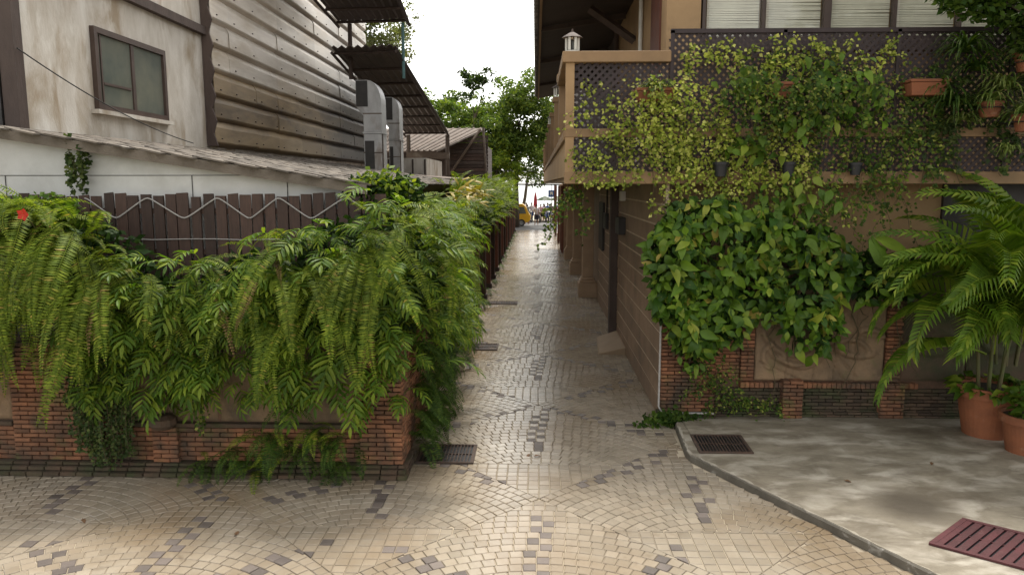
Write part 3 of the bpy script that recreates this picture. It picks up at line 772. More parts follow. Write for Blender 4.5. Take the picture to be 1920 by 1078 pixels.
for y in (13.2, 16.6, 20.2, 24, 28, 32.5, 37, 41):
    MB().box(.39, .56, y, y+.24, 4.252, 5.25).build('balcony_post', M['ochre_trim'], rh)
    MB().box(.35, .60, y-.04, y+.28, 5.252, 5.36).build('post_cap', M['ochre_trim'], rh, bevel=.01)
def lattice(x0, x1, z0, z1, y, pitch=.074, wd=.040):
    mb = MB()
    for sgn, yy in ((1, y), (-1, y+.011)):
        L = (x1-x0)+(z1-z0); c = -(z1-z0) if sgn > 0 else 0
        q = x0-(z1-z0)
        while q < x1+(z1-z0):
            # line x = q + sgn*(z-z0)
            pts = []
            za, zb = z0, z1
            if sgn > 0: a = max(z0, z0+(x0-q)); b = min(z1, z0+(x1-q))
            else: a = max(z0, z0+(q-x1)); b = min(z1, z0+(q-x0))
            if b-a > .03:
                xa, xb = q+sgn*(a-z0), q+sgn*(b-z0); h = wd*.707
                mb.hexa([(xa-h,yy,a),(xa+h,yy,a),(xa+h,yy+.01,a),(xa-h,yy+.01,a),(xb-h,yy,b),(xb+h,yy,b),(xb+h,yy+.01,b),(xb-h,yy+.01,b)])
            q += pitch*1.414
    return mb
lattice(.53, 9.3, 3.67, 4.15, 10.80).build('lattice', M['lattice'], rh, 'stuff')
lattice(.53, 1.86, 4.27, 5.17, 10.80).build('lattice', M['lattice'], rh, 'stuff')
lattice(1.86, 9.3, 4.27, 5.56, 10.80).build('lattice', M['lattice'], rh, 'stuff')
for xx in (1.86, 3.4, 4.95, 6.5): MB().box(xx, xx+.05, 10.77, 10.798, 3.67, 5.60).build('lattice_batten', M['lattice'], rh)
MB().box(1.86, 9.3, 10.77, 10.83, 5.562, 5.62).build('lattice_batten', M['lattice'], rh)
# upper storey
MB().box(2.06, 12, 12.36, 20, 3.6, 10).build('upper_wall', M['ochre'], rh)
MB().box(2.06, 12, 20.0, 42, 3.6, 10).build('upper_wall', M['dark_wood'], rh)  # far stretch of the wall just takes a darker material
MB().box(2.02, 2.55, 12.15, 12.358, 3.6, 10).build('pier', M['ochre'], rh, bevel=.01)
MB().box(2.03, 2.058, 12.9, 13.9, 3.9, 8.0).build('balcony_door', M['red_wood'], rh)
MB().tube([(2.0,15.0,3.6),(2.0,15.0,8.5)], .04, 8).build('rain_pipe', M['white_paint'], rh)
MB().tube([(1.98,19.3,3.6),(1.98,19.3,8.5)], .06, 8).build('rain_pipe', M['dark_wood'], rh)
MB().box(2.56, 9.5, 12.12, 12.355, 5.55, 5.70).build('window_sill', M['window_frame'], rh, bevel=.008)
xs = [2.58, 3.50, 4.45, 5.51, 6.5, 7.5, 8.5]
for i, (a, b) in enumerate(zip(xs, xs[1:])):
    wdt = .05
    fr = MB()
    fr.box(a-.0, a+wdt*(1.0 if i != 2 else 2.2), 12.18, 12.30, 5.702, 8.2); fr.box(a+wdt*2.3, b, 12.19, 12.29, 5.702, 5.75)
    fw = fr.build('window', M['window_frame'], rh)
    MB().box(a+wdt*2.3, b-.002, 12.235, 12.243, 5.752, 8.2).build('pane', M['glass'], fw)
    bl = MB()
    z = 5.78+rnd.uniform(0,.05)
    while z < 8.2:
        dz = rnd.uniform(-.004,.004); tw = rnd.uniform(-.008,.008)
        bl.hexa([(a+.09,12.292,z+.006),(b-.02,12.292,z+.006+tw),(b-.02,12.308,z+tw),(a+.09,12.308,z),(a+.09,12.294,z+.026),(b-.02,12.294,z+.026+tw),(b-.02,12.302,z+.024+tw),(a+.09,12.302,z+.024)]); z += .026
    bl.build('blind_slats', M['blind'], fw, 'stuff')
# roof and dark soffit over the alley
rf = MB().hexa([(.02,13.2,7.0),(3.2,13.2,7.55),(3.2,31.8,7.55),(.02,31.8,7.0),(.02,13.2,7.12),(3.2,13.2,7.72),(3.2,31.8,7.72),(.02,31.8,7.12)]).build('roof', M['soffit'], rh)
MB().hexa([(2.0,11.7,9.0),(12,11.7,9.0),(12,31.8,11),(2.0,31.8,11),(2.0,11.7,9.15),(12,11.7,9.15),(12,31.8,11.2),(2.0,31.8,11.2)]).build('roof', M['soffit'], rh)
MB().box(.06, .11, 13.22, 31.78, 6.93, 6.995).build('fascia', M['ochre_trim'], rf)
for k in range(58): MB().tube([(-.05, 13.4+.32*k, 7.13), (.5, 13.4+.32*k, 7.24)], .10, 6).build('roof_tile', M['shingle'], rf)
for y in (13.6, 17.5, 22, 27): MB().hexa([(.1,y,6.99),(2.0,y,7.3),(2.0,y+.1,7.3),(.1,y+.1,6.99),(.1,y,6.9),(2.0,y,7.18),(2.0,y+.1,7.18),(.1,y+.1,6.9)]).build('rafter', M['dark_wood'], rf)
MB().tube([(2.04,16.2,5.85+.6),(1.1,16.2,7.1)], .09, 4).build('knee_brace', M['dark_wood'], rf)
# lanterns
def lantern(x, y, z, s, label):
    o = empty('lantern', (x, y, z), label, 'lantern', 'lanterns on the balcony posts')
    MB().lathe([(.11*s,0),(.11*s,.02*s),(.09*s,.025*s)], (x,y,z), 8).build('base', M['white_paint'], o)
    cg = MB()
    for k in range(6):
        t = k*math.pi/3; cg.box(x+.085*s*math.cos(t)-.016*s, x+.085*s*math.cos(t)+.016*s, y+.085*s*math.sin(t)-.016*s, y+.085*s*math.sin(t)+.016*s, z+.026*s, z+.20*s)
    cg.build('cage', M['white_paint'], o)
    MB().lathe([(.062*s,0),(.062*s,.17*s)], (x,y,z+.027*s), 8).build('glass', M['glass'], o)
    MB().lathe([(.15*s,0),(.10*s,.035*s),(.04*s,.07*s),(.015*s,.08*s),(.012*s,.12*s)], (x,y,z+.201*s), 8).build('cap', M['dark_wood'], o)
lantern(.50, 10.86, 5.321, 1.0, 'white lantern with a dark cap on the near corner of the balcony rail')
lantern(.475, 16.72, 5.361, 1.0, 'small white lantern on a balcony post farther down the alley')
lantern(.475, 24.12, 5.361, 1.0, 'distant white lantern partly hidden behind nearer balcony posts')
# small ramp at the side door
rp = MB().hexa([(1.30,15.2,-.01),(1.87,15.2,-.01),(1.87,16.95,-.01),(1.40,16.95,-.01),(1.32,15.22,.02),(1.87,15.2,.15),(1.87,16.95,.17),(1.42,16.93,.02)]).build('door_ramp', M['ramp'], bevel=.01)
tag(rp, 'small tan concrete ramp in front of the dark side door', 'ramp')

# ================================================================= drain grates
def grate(label, c, ux, uy, n, m, fw=.03, z=.004, gap=.45):
    """c corner, ux/uy edge vectors on the ground"""
    c = Vector((c[0], c[1], 0)); ux = Vector((ux[0], ux[1], 0)); uy = Vector((uy[0], uy[1], 0))
    o = empty('drain_grate', (c.x, c.y, z), label, 'drain grate')
    def bar(a, b, wd, z0, z1, name):
        d = (b-a).normalized(); nn = Vector((-d.y, d.x, 0))*wd/2
        MB().hexa([tuple(p+Vector((0,0,z0))) for p in (a-nn, b-nn, b+nn, a+nn)]+[tuple(p+Vector((0,0,z1))) for p in (a-nn, b-nn, b+nn, a+nn)]).build(name, m, o)
    MB().add([tuple(p+Vector((0,0,z-.003))) for p in (c, c+ux, c+ux+uy, c+uy)], [(0,1,2,3)]).build('sump', M['black_pot'], o)
    bar(c-ux.normalized()*fw/2, c+ux+ux.normalized()*fw/2, fw, z, z+.02, 'frame'); bar(c+uy-ux.normalized()*fw/2, c+ux+uy+ux.normalized()*fw/2, fw, z, z+.02, 'frame')
    e = uy.normalized()*fw/2
    bar(c+e, c+uy-e, fw, z, z+.02, 'frame'); bar(c+ux+e, c+ux+uy-e, fw, z, z+.02, 'frame')
    for k in range(n):
        t = (k+.5)/n
        bar(c+ux*t+e, c+ux*t+uy-e, ux.length/n*gap, z, z+.016, 'bar')
    bar(c+uy*.5+ux.normalized()*fw, c+uy*.5+ux-ux.normalized()*fw, .012, z-.001, z+.012, 'cross_bar')
    return o
grate('dark iron drain grate beside the brick pillar at the left alley corner', (-1.50, 9.02), (.71, 0), (-.0, .64), 16, M['rust_metal'], gap=.34)
grate('small grey drain grate at the left edge farther up the alley', (-1.32, 15.5), (.5, 0), (0, .6), 14, M['rust_metal'])
grate('flat dark drain strip at the left edge deep in the alley', (-1.45, 21.6), (.9, 0), (0, .5), 12, M['rust_metal'])
grate('dark iron drain grate in the concrete at the right alley corner', (2.12, 9.26), (.66, 0), (.02, .66), 16, M['rust_metal'], z=.089, gap=.34)
grate('dark red metal grate in the concrete at the bottom right corner', (3.80, 6.86), (.95, -.72), (.60, .53), 13, M['red_metal'], z=.089, fw=.05, gap=.72)
sp = MB().box(2.14, 2.85, 9.95, 10.66, .086, .10).build('cover_slab', M['concrete'], bevel=.006)
tag(sp, 'pale square cover slab between the right drain grate and the brick pillar', 'slab')

# ================================================================= LEAF MESHES
def curve_pts(L, a0, a1, n, pw=1.0):
    """points of a rachis in the XZ plane, elevation going from a0 to a1 degrees"""
    p = Vector((0,0,0)); out = [(p.copy(), R(a0))]
    for i in range(n):
        t = (i+.5)/n; a = R(a0+(a1-a0)*t**pw)
        p = p+Vector((math.cos(a), 0, math.sin(a)))*(L/n); out.append((p.copy(), a))
    return out
def fern_frond(L, a0, a1, n, wmax, m, seed, pw=.8):
    r = random.Random(seed); pts = curve_pts(L, a0, a1, n, pw); mb = MB()
    mb.tube([p for p, a in pts], [.006*(1-.8*i/n) for i in range(n+1)], 3, False)
    for i in range(2, n+1):
        p, a = pts[i]; t = i/n
        wl = wmax*min(1, (t*5)**.8)*(1-max(0, (t-.45)/.55)**1.8)**.9+.006
        d = Vector((math.cos(a),0,math.sin(a))); up = Vector((-math.sin(a),0,math.cos(a)))
        for s in (-1, 1):
            side = Vector((0,s,0))
            dirn = (side+d*r.uniform(.12,.32)-up*r.uniform(.0,.3)).normalized()
            wd = L/n*.38
            tip = p+dirn*wl*r.uniform(.85,1.08); mid = p+dirn*wl*.38
            mb.add([p, mid+d*wd, tip, mid-d*wd], [(0,1,2,3) if s > 0 else (3,2,1,0)])
    return mb.mesh('frond', m)
def lobed_leaf(L, m, seed, lobes=5):
    r = random.Random(seed); n = 14; pts = curve_pts(L, r.uniform(20,45), r.uniform(-75,-40), n, .9); mb = MB()
    mb.tube([p for p, a in pts], [.005*(1-.7*i/n) for i in range(n+1)], 3, False)
    for k in range(lobes+1):
        i = min(n, 4+int(k*(n-4)/lobes)); p, a = pts[i]; t = k/lobes
        d = Vector((math.cos(a),0,math.sin(a))); up = Vector((-math.sin(a),0,math.cos(a)))
        ll = L*(.50-.20*t)*r.uniform(.85,1.12); wd = L*.042
        for s in ((-1, 1) if k < lobes else (0,)):
            dirn = (Vector((0,s,0))+d*(.85+.55*t)-up*r.uniform(.05,.4)).normalized()
            sd = dirn.cross(up).normalized()*wd
            m1 = p+dirn*ll*.35; m2 = p+dirn*ll*.72; tip = p+dirn*ll-up*ll*.12; q = up*wd*.35
            mb.add([p+sd*.35, p-sd*.35, m1-sd+q, m1, m1+sd+q, m2-sd*.75+q*.6, m2, m2+sd*.75+q*.6, tip], [(0,1,2,3),(0,3,4),(3,2,5,6),(4,3,6,7),(6,5,8),(7,6,8)])
    return mb.mesh('leaf', m)
def heart_leaf(L, m, seed, wide=.62):
    r = random.Random(seed); mb = MB(); n = 5
    prof = [.15,.85,1.0,.82,.45,.0]
    ctr = []; ed = [[], []]
    bend = r.uniform(.05,.75); fold = r.uniform(-.1,.45); wv = r.uniform(.0,.12)
    for i in range(n+1):
        t = i/n; z = -bend*L*t*t
        ctr.append((L*t, 0, z))
        for j, s in enumerate((-1,1)): ed[j].append((L*t-(L*.08 if i == 0 else 0), s*prof[i]*L*wide/2, z+fold*prof[i]*L*wide/2+L*wv*r.uniform(-1,1)))
    vs = ctr+ed[0]+ed[1]; k = n+1; fs = []
    for i in range(n):
        fs.append((i, k+i, k+i+1, i+1)); fs.append((i, i+1, 2*k+i+1, 2*k+i))
    mb.add(vs, fs); mb.tube([(-.12*L,0,.10*L),(0,0,0),(L*.5,0,-bend*L*.25+.003)], [.004,.004,.002], 3, False)
    return mb.mesh('leaf', m, True)
def palm_frond(L, a0, a1, n, m, seed, lw=.36):
    r = random.Random(seed); pts = curve_pts(L, a0, a1, n, 1.1); mb = MB()
    mb.tube([p for p, a in pts], [.014*(1-.85*i/n) for i in range(n+1)], 5, False)
    st = int(n*.22)
    for i in range(st, n+1):
        p, a = pts[i]; t = (i-st)/(n-st)
        d = Vector((math.cos(a),0,math.sin(a))); up = Vector((-math.sin(a),0,math.cos(a)))
        wl = lw*(.55+.45*math.sin(math.pi*min(1,t*1.25+.15)))*(1-.45*t)
        for s in (-1,1):
            d1 = (Vector((0,s,0))*(.9-.35*t)+d*(.45+.5*t)+up*.42).normalized()
            m1 = p+d1*wl*.5
            d2 = (d1-Vector((0,0,.55))-up*.35).normalized()
            tip = m1+d2*wl*.55; sd = d*(.033)
            mb.add([p-sd*.5, p+sd*.5, m1+sd, m1-sd, tip], [(0,1,2,3),(3,2,4)])
    return mb.mesh('frond', m)

FERN_UP = [fern_frond(L, a0, a1, 30, w_, M['fern'], i) for i, (L,a0,a1,w_) in enumerate([(.75,65,-35,.095),(.9,70,-60,.105),(.65,50,-50,.09),(.85,55,-70,.11)])]
FERN_HANG = [fern_frond(L, a0, -88, int(L*31), w_, M['fern'], 20+i, .35) for i, (L,a0,w_) in enumerate([(1.1,50,.11),(1.35,40,.12),(1.6,45,.125),(1.0,25,.10),(1.8,50,.13)])]
FERN_DARK = [fern_frond(L, a0, a1, 26, w_, M['fern_dark'], 40+i, .7) for i, (L,a0,a1,w_) in enumerate([(.7,60,-60,.105),(.6,40,-70,.10),(.8,50,-75,.115)])]
FERN_DEAD = [fern_frond(L, 40, -88, 30, .07, M['fern_dead'], 50+i, .4) for i, L in enumerate([.9,1.2])]
LOBED = [lobed_leaf(L, M['lobed'], 60+i) for i, L in enumerate([.34,.42,.38,.30,.46])]
HEART = [heart_leaf(L, M['heart'], 80+i, w_) for i, (L,w_) in enumerate([(.185,.6),(.23,.56),(.15,.68),(.20,.5),(.25,.6),(.17,.62),(.21,.66),(.13,.6)])]
CROTON = [heart_leaf(.2, M['croton'], 95+i, .4) for i in range(2)]
BUSHF = [fern_frond(L, a0, a1, 20, w_, M['bush'], 120+i, .8) for i, (L,a0,a1,w_) in enumerate([(.7,75,-20,.10),(.8,60,-50,.11),(.6,80,10,.09)])]

def leafy(name, label, cat, group, root, items, kindname='frond'):
    """a plant: an Empty at its root with every frond or leaf as a part; items: (mesh, world matrix)"""
    o = empty(name, root, label, cat, group)
    off = Matrix.Translation(-Vector(root))
    for me, Mx in items: link(kindname, me, o, off @ Mx)
    return o
def rot_frond(p, az, tilt=0, s=1.0, roll=0):
    return Matrix.Translation(p) @ Matrix.Rotation(az, 4, 'Z') @ Matrix.Rotation(-tilt, 4, 'Y') @ Matrix.Rotation(roll, 4, 'X') @ Matrix.Scale(s, 4)
def leaf_cloud(name, m, parent, blobs, n, size, seed, updown=.4, kind='stuff', squash=1.0):
    """many small leaves spread through ellipsoid clumps (cx,cy,cz,rx,ry,rz)"""
    r = random.Random(seed); mb = MB(); vols = [b[3]*b[4]*b[5] for b in blobs]
    for _ in range(n):
        b = r.choices(blobs, vols)[0]
        while True:
            v = Vector((r.uniform(-1,1), r.uniform(-1,1), r.uniform(-1,1)))
            if v.length <= 1: break
        v *= (v.length+1e-6)**-.35
        p = Vector((b[0]+v.x*b[3], b[1]+v.y*b[4], b[2]+v.z*b[5]))
        d = Vector((r.gauss(0,1), r.gauss(0,1), r.gauss(-.25,.7))).normalized()
        nn = Vector((r.gauss(0,1), r.gauss(0,1), r.gauss(updown*2,.8)))
        y = nn.cross(d)
        if y.length < 1e-3: continue
        y.normalize(); s = size*r.uniform(.6,1.3)
        mb.add([p, p+d*s*.5+y*s*.28, p+d*s, p+d*s*.5-y*s*.28], [(0,1,2,3)])
    return mb.build(name, m, parent, kind)

ORD = 'first second third fourth fifth sixth seventh eighth ninth tenth eleventh twelfth thirteenth fourteenth fifteenth sixteenth seventeenth eighteenth nineteenth twentieth'.split()
ORD += ['twenty-'+o for o in ORD[:9]] + ['thirtieth'] + ['thirty-'+o for o in ORD[:9]]
# ================================================================= LEFT HEDGE
rv = random.Random(3)
# added filler leaves behind the fronds, darkened to paint the hedge's inner shade
un = empty('hedge_shade_filler', (-4, 9, 1.5))
un['kind'] = 'stuff'; un['label'] = 'dark filler leaves painting the shade inside the fern hedge'
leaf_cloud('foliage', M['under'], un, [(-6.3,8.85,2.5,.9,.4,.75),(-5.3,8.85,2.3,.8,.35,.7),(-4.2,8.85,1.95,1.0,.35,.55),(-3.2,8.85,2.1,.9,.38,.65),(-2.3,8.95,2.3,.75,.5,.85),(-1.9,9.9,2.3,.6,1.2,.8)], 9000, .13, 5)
# A: sword ferns hanging at the far left
def sword(root, nh, nu, azc, spread, label, group, hmin=0, sc=1.0):
    it = []
    for _ in range(nh):
        az = azc+rv.uniform(-spread, spread)
        p = (root[0]+rv.uniform(-.22,.22), root[1]+rv.uniform(-.12,.08), root[2]+rv.uniform(-.15,.12))
        it.append((rv.choice(FERN_DEAD if rv.random() < .05 else FERN_HANG), rot_frond(p, az, rv.uniform(-.1,.25), sc*rv.uniform(.75,1.08), rv.uniform(-.4,.4))))
    for _ in range(nu):
        az = azc+rv.uniform(-2.0, 2.0)
        p = (root[0]+rv.uniform(-.22,.22), root[1]+rv.uniform(-.1,.1), root[2]+rv.uniform(-.1,.15))
        it.append((rv.choice(FERN_UP), rot_frond(p, az, rv.uniform(-.25,.3), sc*rv.uniform(.7,1.1), rv.uniform(-.5,.5))))
    return leafy('sword_fern', label, 'fern', group, root, it)
gA = 'sword ferns at the left end of the planter'
for qi, (x, z, nh, nu) in enumerate([(-6.75,2.9,9,5),(-6.35,2.75,8,6),(-6.05,3.0,8,7),(-5.75,2.8,11,6),(-5.45,2.75,13,6),(-5.15,2.55,12,5),(-4.85,2.45,10,4),(-6.5,2.2,8,2),(-5.95,2.15,9,2),(-5.3,2.05,10,2),(-6.6,3.2,4,12),(-6.2,3.15,4,13),(-5.8,3.1,4,12),(-5.5,2.95,6,9)]):
    sword((x, 8.62, z), nh, nu, -math.pi/2, .75, ('long hanging sword fern at the top of the left curtain, %s from the left edge' % ORD[qi]) if qi < 7 else ('long sword fern lower in the left curtain, %s from the left edge' % ORD[qi-7]) if qi < 10 else ('upright sword fern rising over the left end of the fence, %s from the left edge' % ORD[qi-10]), gA)
gB = 'sword ferns scattered through the planter hedge'
for qi, (x, y, z, nh, nu, az) in enumerate([(-3.95,8.6,2.45,3,5,-1.57),(-3.3,8.6,2.5,4,6,-1.57),(-2.75,8.55,2.75,4,6,-1.57),(-2.45,8.5,2.2,5,1,-1.4),(-2.05,8.45,2.75,6,7,-1.3),(-1.75,8.6,3.0,4,9,-.9),(-1.6,9.2,3.0,4,9,-.3),(-1.6,10.2,3.0,4,9,-.1),(-3.0,8.5,1.9,4,1,-1.5),(-4.5,8.55,2.35,4,3,-1.57),(-3.6,8.42,2.3,3,1,-1.57),(-2.6,8.40,2.55,4,2,-1.5),(-1.9,8.36,2.4,4,1,-1.3),(-3.1,8.42,2.4,3,2,-1.57),(-1.35,9.3,2.6,7,4,-.4),(-1.35,10.3,2.6,6,4,-.3),(-1.4,11.4,2.7,5,5,-.3)]):
    sword((x, y, z), nh, nu, az, .8, 'sword fern arching out of the planter hedge '+['below the fence wire, left of centre','below the right half of the fence','under the right end of the fence','hanging halfway down left of the pillar','above the brick pillar','at the top of the hedge corner','just around the hedge corner','inside the alley behind the corner','hanging low in the middle of the hedge','right beside the left fern curtain','in front, below the fence centre','in front, just left of the pillar','in front of the pillar at mid height','in front of the middle, right of centre','overhanging the drain grate','overhanging the alley past the drain grate','overhanging the alley farther on'][qi], gB, sc=.85)
# B: lobed-leaf ferns across the middle and the corner
def lobed_plant(root, n, outdir, label, group, rad=.3):
    it = []
    for _ in range(n):
        p = Vector((root[0]+rv.uniform(-rad,rad)*1.2, root[1]+rv.uniform(-.18,.18), root[2]+rv.uniform(-rad,rad)))
        d = Vector(outdir)+Vector((rv.gauss(0,.6), rv.gauss(0,.35), rv.gauss(.15,.45)))
        it.append((rv.choice(LOBED), aim(p, d, (rv.gauss(0,.3), rv.gauss(0,.3), 1), rv.uniform(.8,1.25))))
    return leafy('lobed_fern', label, 'fern', group, root, it, 'leaf')
gC = 'lobed-leaf ferns of the planter hedge'
z_top = lambda x: 2.55 if x < -3.4 else 2.55+(x+3.4)*.38
x = -5.2; ci = 0
while x < -1.5:
    zt = z_top(x)
    z = 1.25; ti = 0
    while z < zt:
        lobed_plant((x+rv.uniform(-.12,.12), 8.52+.02*(z-1.2), z), 15, (0,-1,-.15), 'lobed fern in the front hedge, %s tier, %s from the left fern curtain' % (['lowest','second','third','fourth','fifth','sixth'][ti], ORD[ci]), gC)
        z += .36; ti += 1
    x += .42; ci += 1
gD = 'lobed-leaf ferns spilling over the alley corner'
for ci, y in enumerate((8.9, 9.5, 10.2, 11.0, 12.0, 13.2, 14.5)):
    for ti, z in enumerate((1.6, 2.05, 2.5, 2.9)):
        lobed_plant((-1.45+rv.uniform(-.1,.05)-.02*max(0,y-11)*3, y+rv.uniform(-.2,.2), z), 12, (1,-.35,-.1), 'lobed fern in the alley hedge, %s tier, %s from the corner' % (['lowest','second','third','top'][ti], ORD[ci]), gD)
# D: ferns hanging low on the alley side
gE = 'dark ferns along the foot of the alley wall'
for i, y in enumerate([9.15, 9.6, 10.1, 10.7, 11.3, 12.0, 12.8, 13.8, 14.8, 16.0, 17.4]):
    for ti, z in enumerate((.35, .85, 1.35)):
        if rv.random() < .1: continue
        it = []
        for _ in range(9):
            p = (-1.58+rv.uniform(-.03,.06), y+rv.uniform(-.25,.25), z+rv.uniform(-.15,.15))
            it.append((rv.choice(FERN_DARK), rot_frond(p, rv.uniform(-1.3,.7), rv.uniform(-.5,.2), rv.uniform(.65,1.0)*(1 if y < 12 else .8), rv.uniform(-.4,.4))))
        leafy('wall_fern', 'dark fern %s, left alley wall, %s from the pillar' % (['near the ground','halfway up','under the hedge'][ti], ORD[i]), 'fern', gE, (-1.6, y, z), it)
# E: ferns at the foot of the front wall
gF = 'ferns at the foot of the front brick wall'
for qi, (x, z, n) in enumerate([(-3.95,.18,7),(-3.6,.3,9),(-3.2,.5,12),(-2.85,.35,12),(-2.6,.6,12),(-2.3,.45,11),(-3.0,.9,8),(-2.35,.15,7),(-3.35,.12,7)]):
    it = []
    for _ in range(n):
        p = (x+rv.uniform(-.15,.15), 8.52, z+rv.uniform(-.08,.08))
        it.append((rv.choice(FERN_DARK+FERN_UP[:1]), rot_frond(p, -1.57+rv.uniform(-1.3,1.3), rv.uniform(-.5,.1), rv.uniform(.5,.85), rv.uniform(-.4,.4))))
    leafy('wall_fern', 'small fern on the front brick wall, '+['farthest left near the ground','second from left near the ground','middle of the clump','lower right of the clump middle','highest on the right side','beside the pillar at mid height','topmost of the clump','lowest, at the foot of the pillar','lowest, in the clump middle'][qi], 'fern', gF, (x, 8.55, z), it)
# fine creeper curtain reaching the ground
def creeper(name, label, x0, x1, ztop, zbot, y, n, m, size, seed, group=None, nleaf=60, wob=.03):
    r = random.Random(seed); o = empty(name, ((x0+x1)/2, y, ztop), label, 'vine', group)
    st = MB(); lf = MB()
    for _ in range(n):
        x = r.uniform(x0, x1); zt = ztop+r.uniform(-.25,.1); cx = (x0+x1)/2
        zb = zbot+abs(x-cx)/((x1-x0)/2)*r.uniform(.1,.7)*(ztop-zbot)*.7+r.uniform(0,.2)
        pts = []; px, py = x, y+r.uniform(-.12,.06)
        k = 10
        for i in range(k+1):
            pts.append((px, py, zt+(zb-zt)*i/k)); px += r.uniform(-wob,wob)+(cx-px)*.03; py += r.uniform(-.012,.012)
        st.tube(pts, .003, 3, False)
        for _ in range(nleaf):
            t = r.random()*k; i = min(k-1, int(t)); p = Vector(pts[i]).lerp(Vector(pts[i+1]), t-i)
            d = Vector((r.gauss(0,1), r.gauss(-.5,.6), r.gauss(-.3,.6))).normalized(); nn = Vector((r.gauss(0,.5), -1, r.gauss(.3,.5)))
            yv = nn.cross(d)
            if yv.length < 1e-3: continue
            yv.normalize(); s = size*r.uniform(.6,1.3); h = nn.normalized()*s*.12
            lf.add([p, p+d*s*.45+yv*s*.42+h, p+d*s, p+d*s*.45-yv*s*.42+h], [(0,1,2),(0,2,3)])
    st.build('stems', M['twig'], o, 'stuff'); lf.build('foliage', m, o, 'stuff')
    return o
creeper('creeper_curtain', 'fine small-leaved creeper hanging to the ground down the left brick wall', -5.55, -4.75, 1.7, .03, 8.46, 70, M['creeper'], .042, 7, nleaf=80)
creeper('creeper_curtain', 'fine dark creeper veil at the left edge above the brick wall', -6.9, -6.2, 2.1, .9, 8.42, 40, M['creeper'], .045, 8, nleaf=50)
creeper('creeper_strand', 'single pale creeper strand hanging beside the brick pier of the left wall', -3.98, -3.86, 1.6, .42, 8.44, 5, M['ivy_green'], .05, 9, nleaf=40)
creeper('wall_vine', 'small leafy vine climbing the white wall at the far left', -6.0, -5.7, 4.0, 3.3, 9.5, 9, M['creeper'], .06, 10, nleaf=40)
b_ = empty('fence_bush', (-2.0, 9.9, 3.2), 'dark bushy climber on top of the fence end beside the lean-to eave', 'bush')
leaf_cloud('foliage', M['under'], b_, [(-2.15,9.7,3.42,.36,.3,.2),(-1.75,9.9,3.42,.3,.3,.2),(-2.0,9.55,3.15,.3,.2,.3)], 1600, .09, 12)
leaf_cloud('tip_foliage', M['bush'], b_, [(-1.95,9.65,3.5,.4,.3,.2)], 260, .10, 13)
b2 = empty('leafy_bush', (-6.1, 8.95, 2.8), 'dark small-leaved bush behind the red flower at the far left of the fence', 'bush')
leaf_cloud('foliage', M['lobed'], b2, [(-6.0,8.95,3.1,.55,.25,.28),(-6.7,8.95,3.1,.5,.25,.3),(-5.6,9.0,2.9,.35,.22,.25)], 2200, .085, 15)
# red flower bush
fb = empty('red_flower', (-5.75, 8.35, 3.05), 'single small red flower among the ferns at far left', 'flower')
pm = MB()
for k in range(5):
    t = k*1.256; d = Vector((math.cos(t), -.35, math.sin(t))); yv = Vector((0,-1,0)).cross(d).normalized(); p = Vector((-5.72, 8.2, 3.16))
    pm.add([p, p+d*.045+yv*.03, p+d*.075, p+d*.045-yv*.03], [(0,1,2,3)])
pm.build('petals', M['red_petal'], fb); MB().tube([(-5.75,8.5,2.9),(-5.73,8.3,3.1),(-5.72,8.21,3.16)], .006, 4).build('stalk', M['stem'], fb)
# F: hedge along the alley, plant after plant
gH = 'feathery shrubs of the hedge along the left side of the alley'
y = 11.2; i = 0
while y < 56:
    it = []
    n = 46 if y < 20 else (36 if y < 30 else 26); s0 = 1.0 if y < 24 else 1.25
    hgt = 3.15 if y < 17 else 3.65
    for _ in range(n):
        p = (-1.85+rv.uniform(-.3,.32), y+rv.uniform(-.5,.5), rv.uniform(1.9 if y > 15 else 2.3, hgt-.15))
        it.append((rv.choice(BUSHF), rot_frond(p, rv.uniform(-2.0,1.5), rv.uniform(-.4,.4), s0*rv.uniform(.6,1.05), rv.uniform(-.6,.6))))
    leafy('hedge_shrub', 'feathery shrub in the hedge along the left of the alley, %s from the near corner' % ORD[i], 'shrub', gH, (-1.85, y, 1.6), it)
    y += 1.05 if y < 20 else (1.3 if y < 32 else 1.8); i += 1
hi = empty('hedge_core', (-1.9, 30, 1.5)); hi['kind'] = 'stuff'; hi['label'] = 'dark filler leaves painting the shade inside the alley hedge'
leaf_cloud('foliage', M['under'], hi, [(-1.85, 11+2.2*k, 2.45, .36, 1.3, .62) for k in range(21)], 9000, .16, 14)  # filler leaves coloured dark as the hedge's inner shade
for (y, z) in ((15.5,3.2),(17.5,3.3)):
    lab = 'yellow-orange croton on top of the alley hedge, '+('nearer of two' if y < 16 else 'farther of two')
    it = [(rv.choice(CROTON), aim(Vector((-1.5+rv.gauss(0,.2), y+rv.gauss(0,.25), z+rv.gauss(0,.12))), (rv.gauss(0,1), rv.gauss(-.4,.6), rv.gauss(.3,.6)), (rv.gauss(0,.4), rv.gauss(-.5,.4), 1))) for _ in range(50)]
    leafy('croton', lab, 'shrub', 'crotons in the alley hedge', (-1.5, y, z-.5), it, 'leaf')
for i in range(14):
    y = 18.2+i*2.5
    it = [(rv.choice(FERN_DARK), rot_frond((-1.5, y+rv.uniform(-.4,.4), .1+rv.uniform(0,.15)), rv.uniform(-1.5,.8), rv.uniform(-.3,.2), rv.uniform(.35,.6), 0)) for _ in range(9)]
    leafy('kerb_fern', 'small dark fern tuft under the wooden alley posts, %s from the near end' % ORD[i], 'fern', 'fern tufts under the alley posts', (-1.5, y, 0), it)

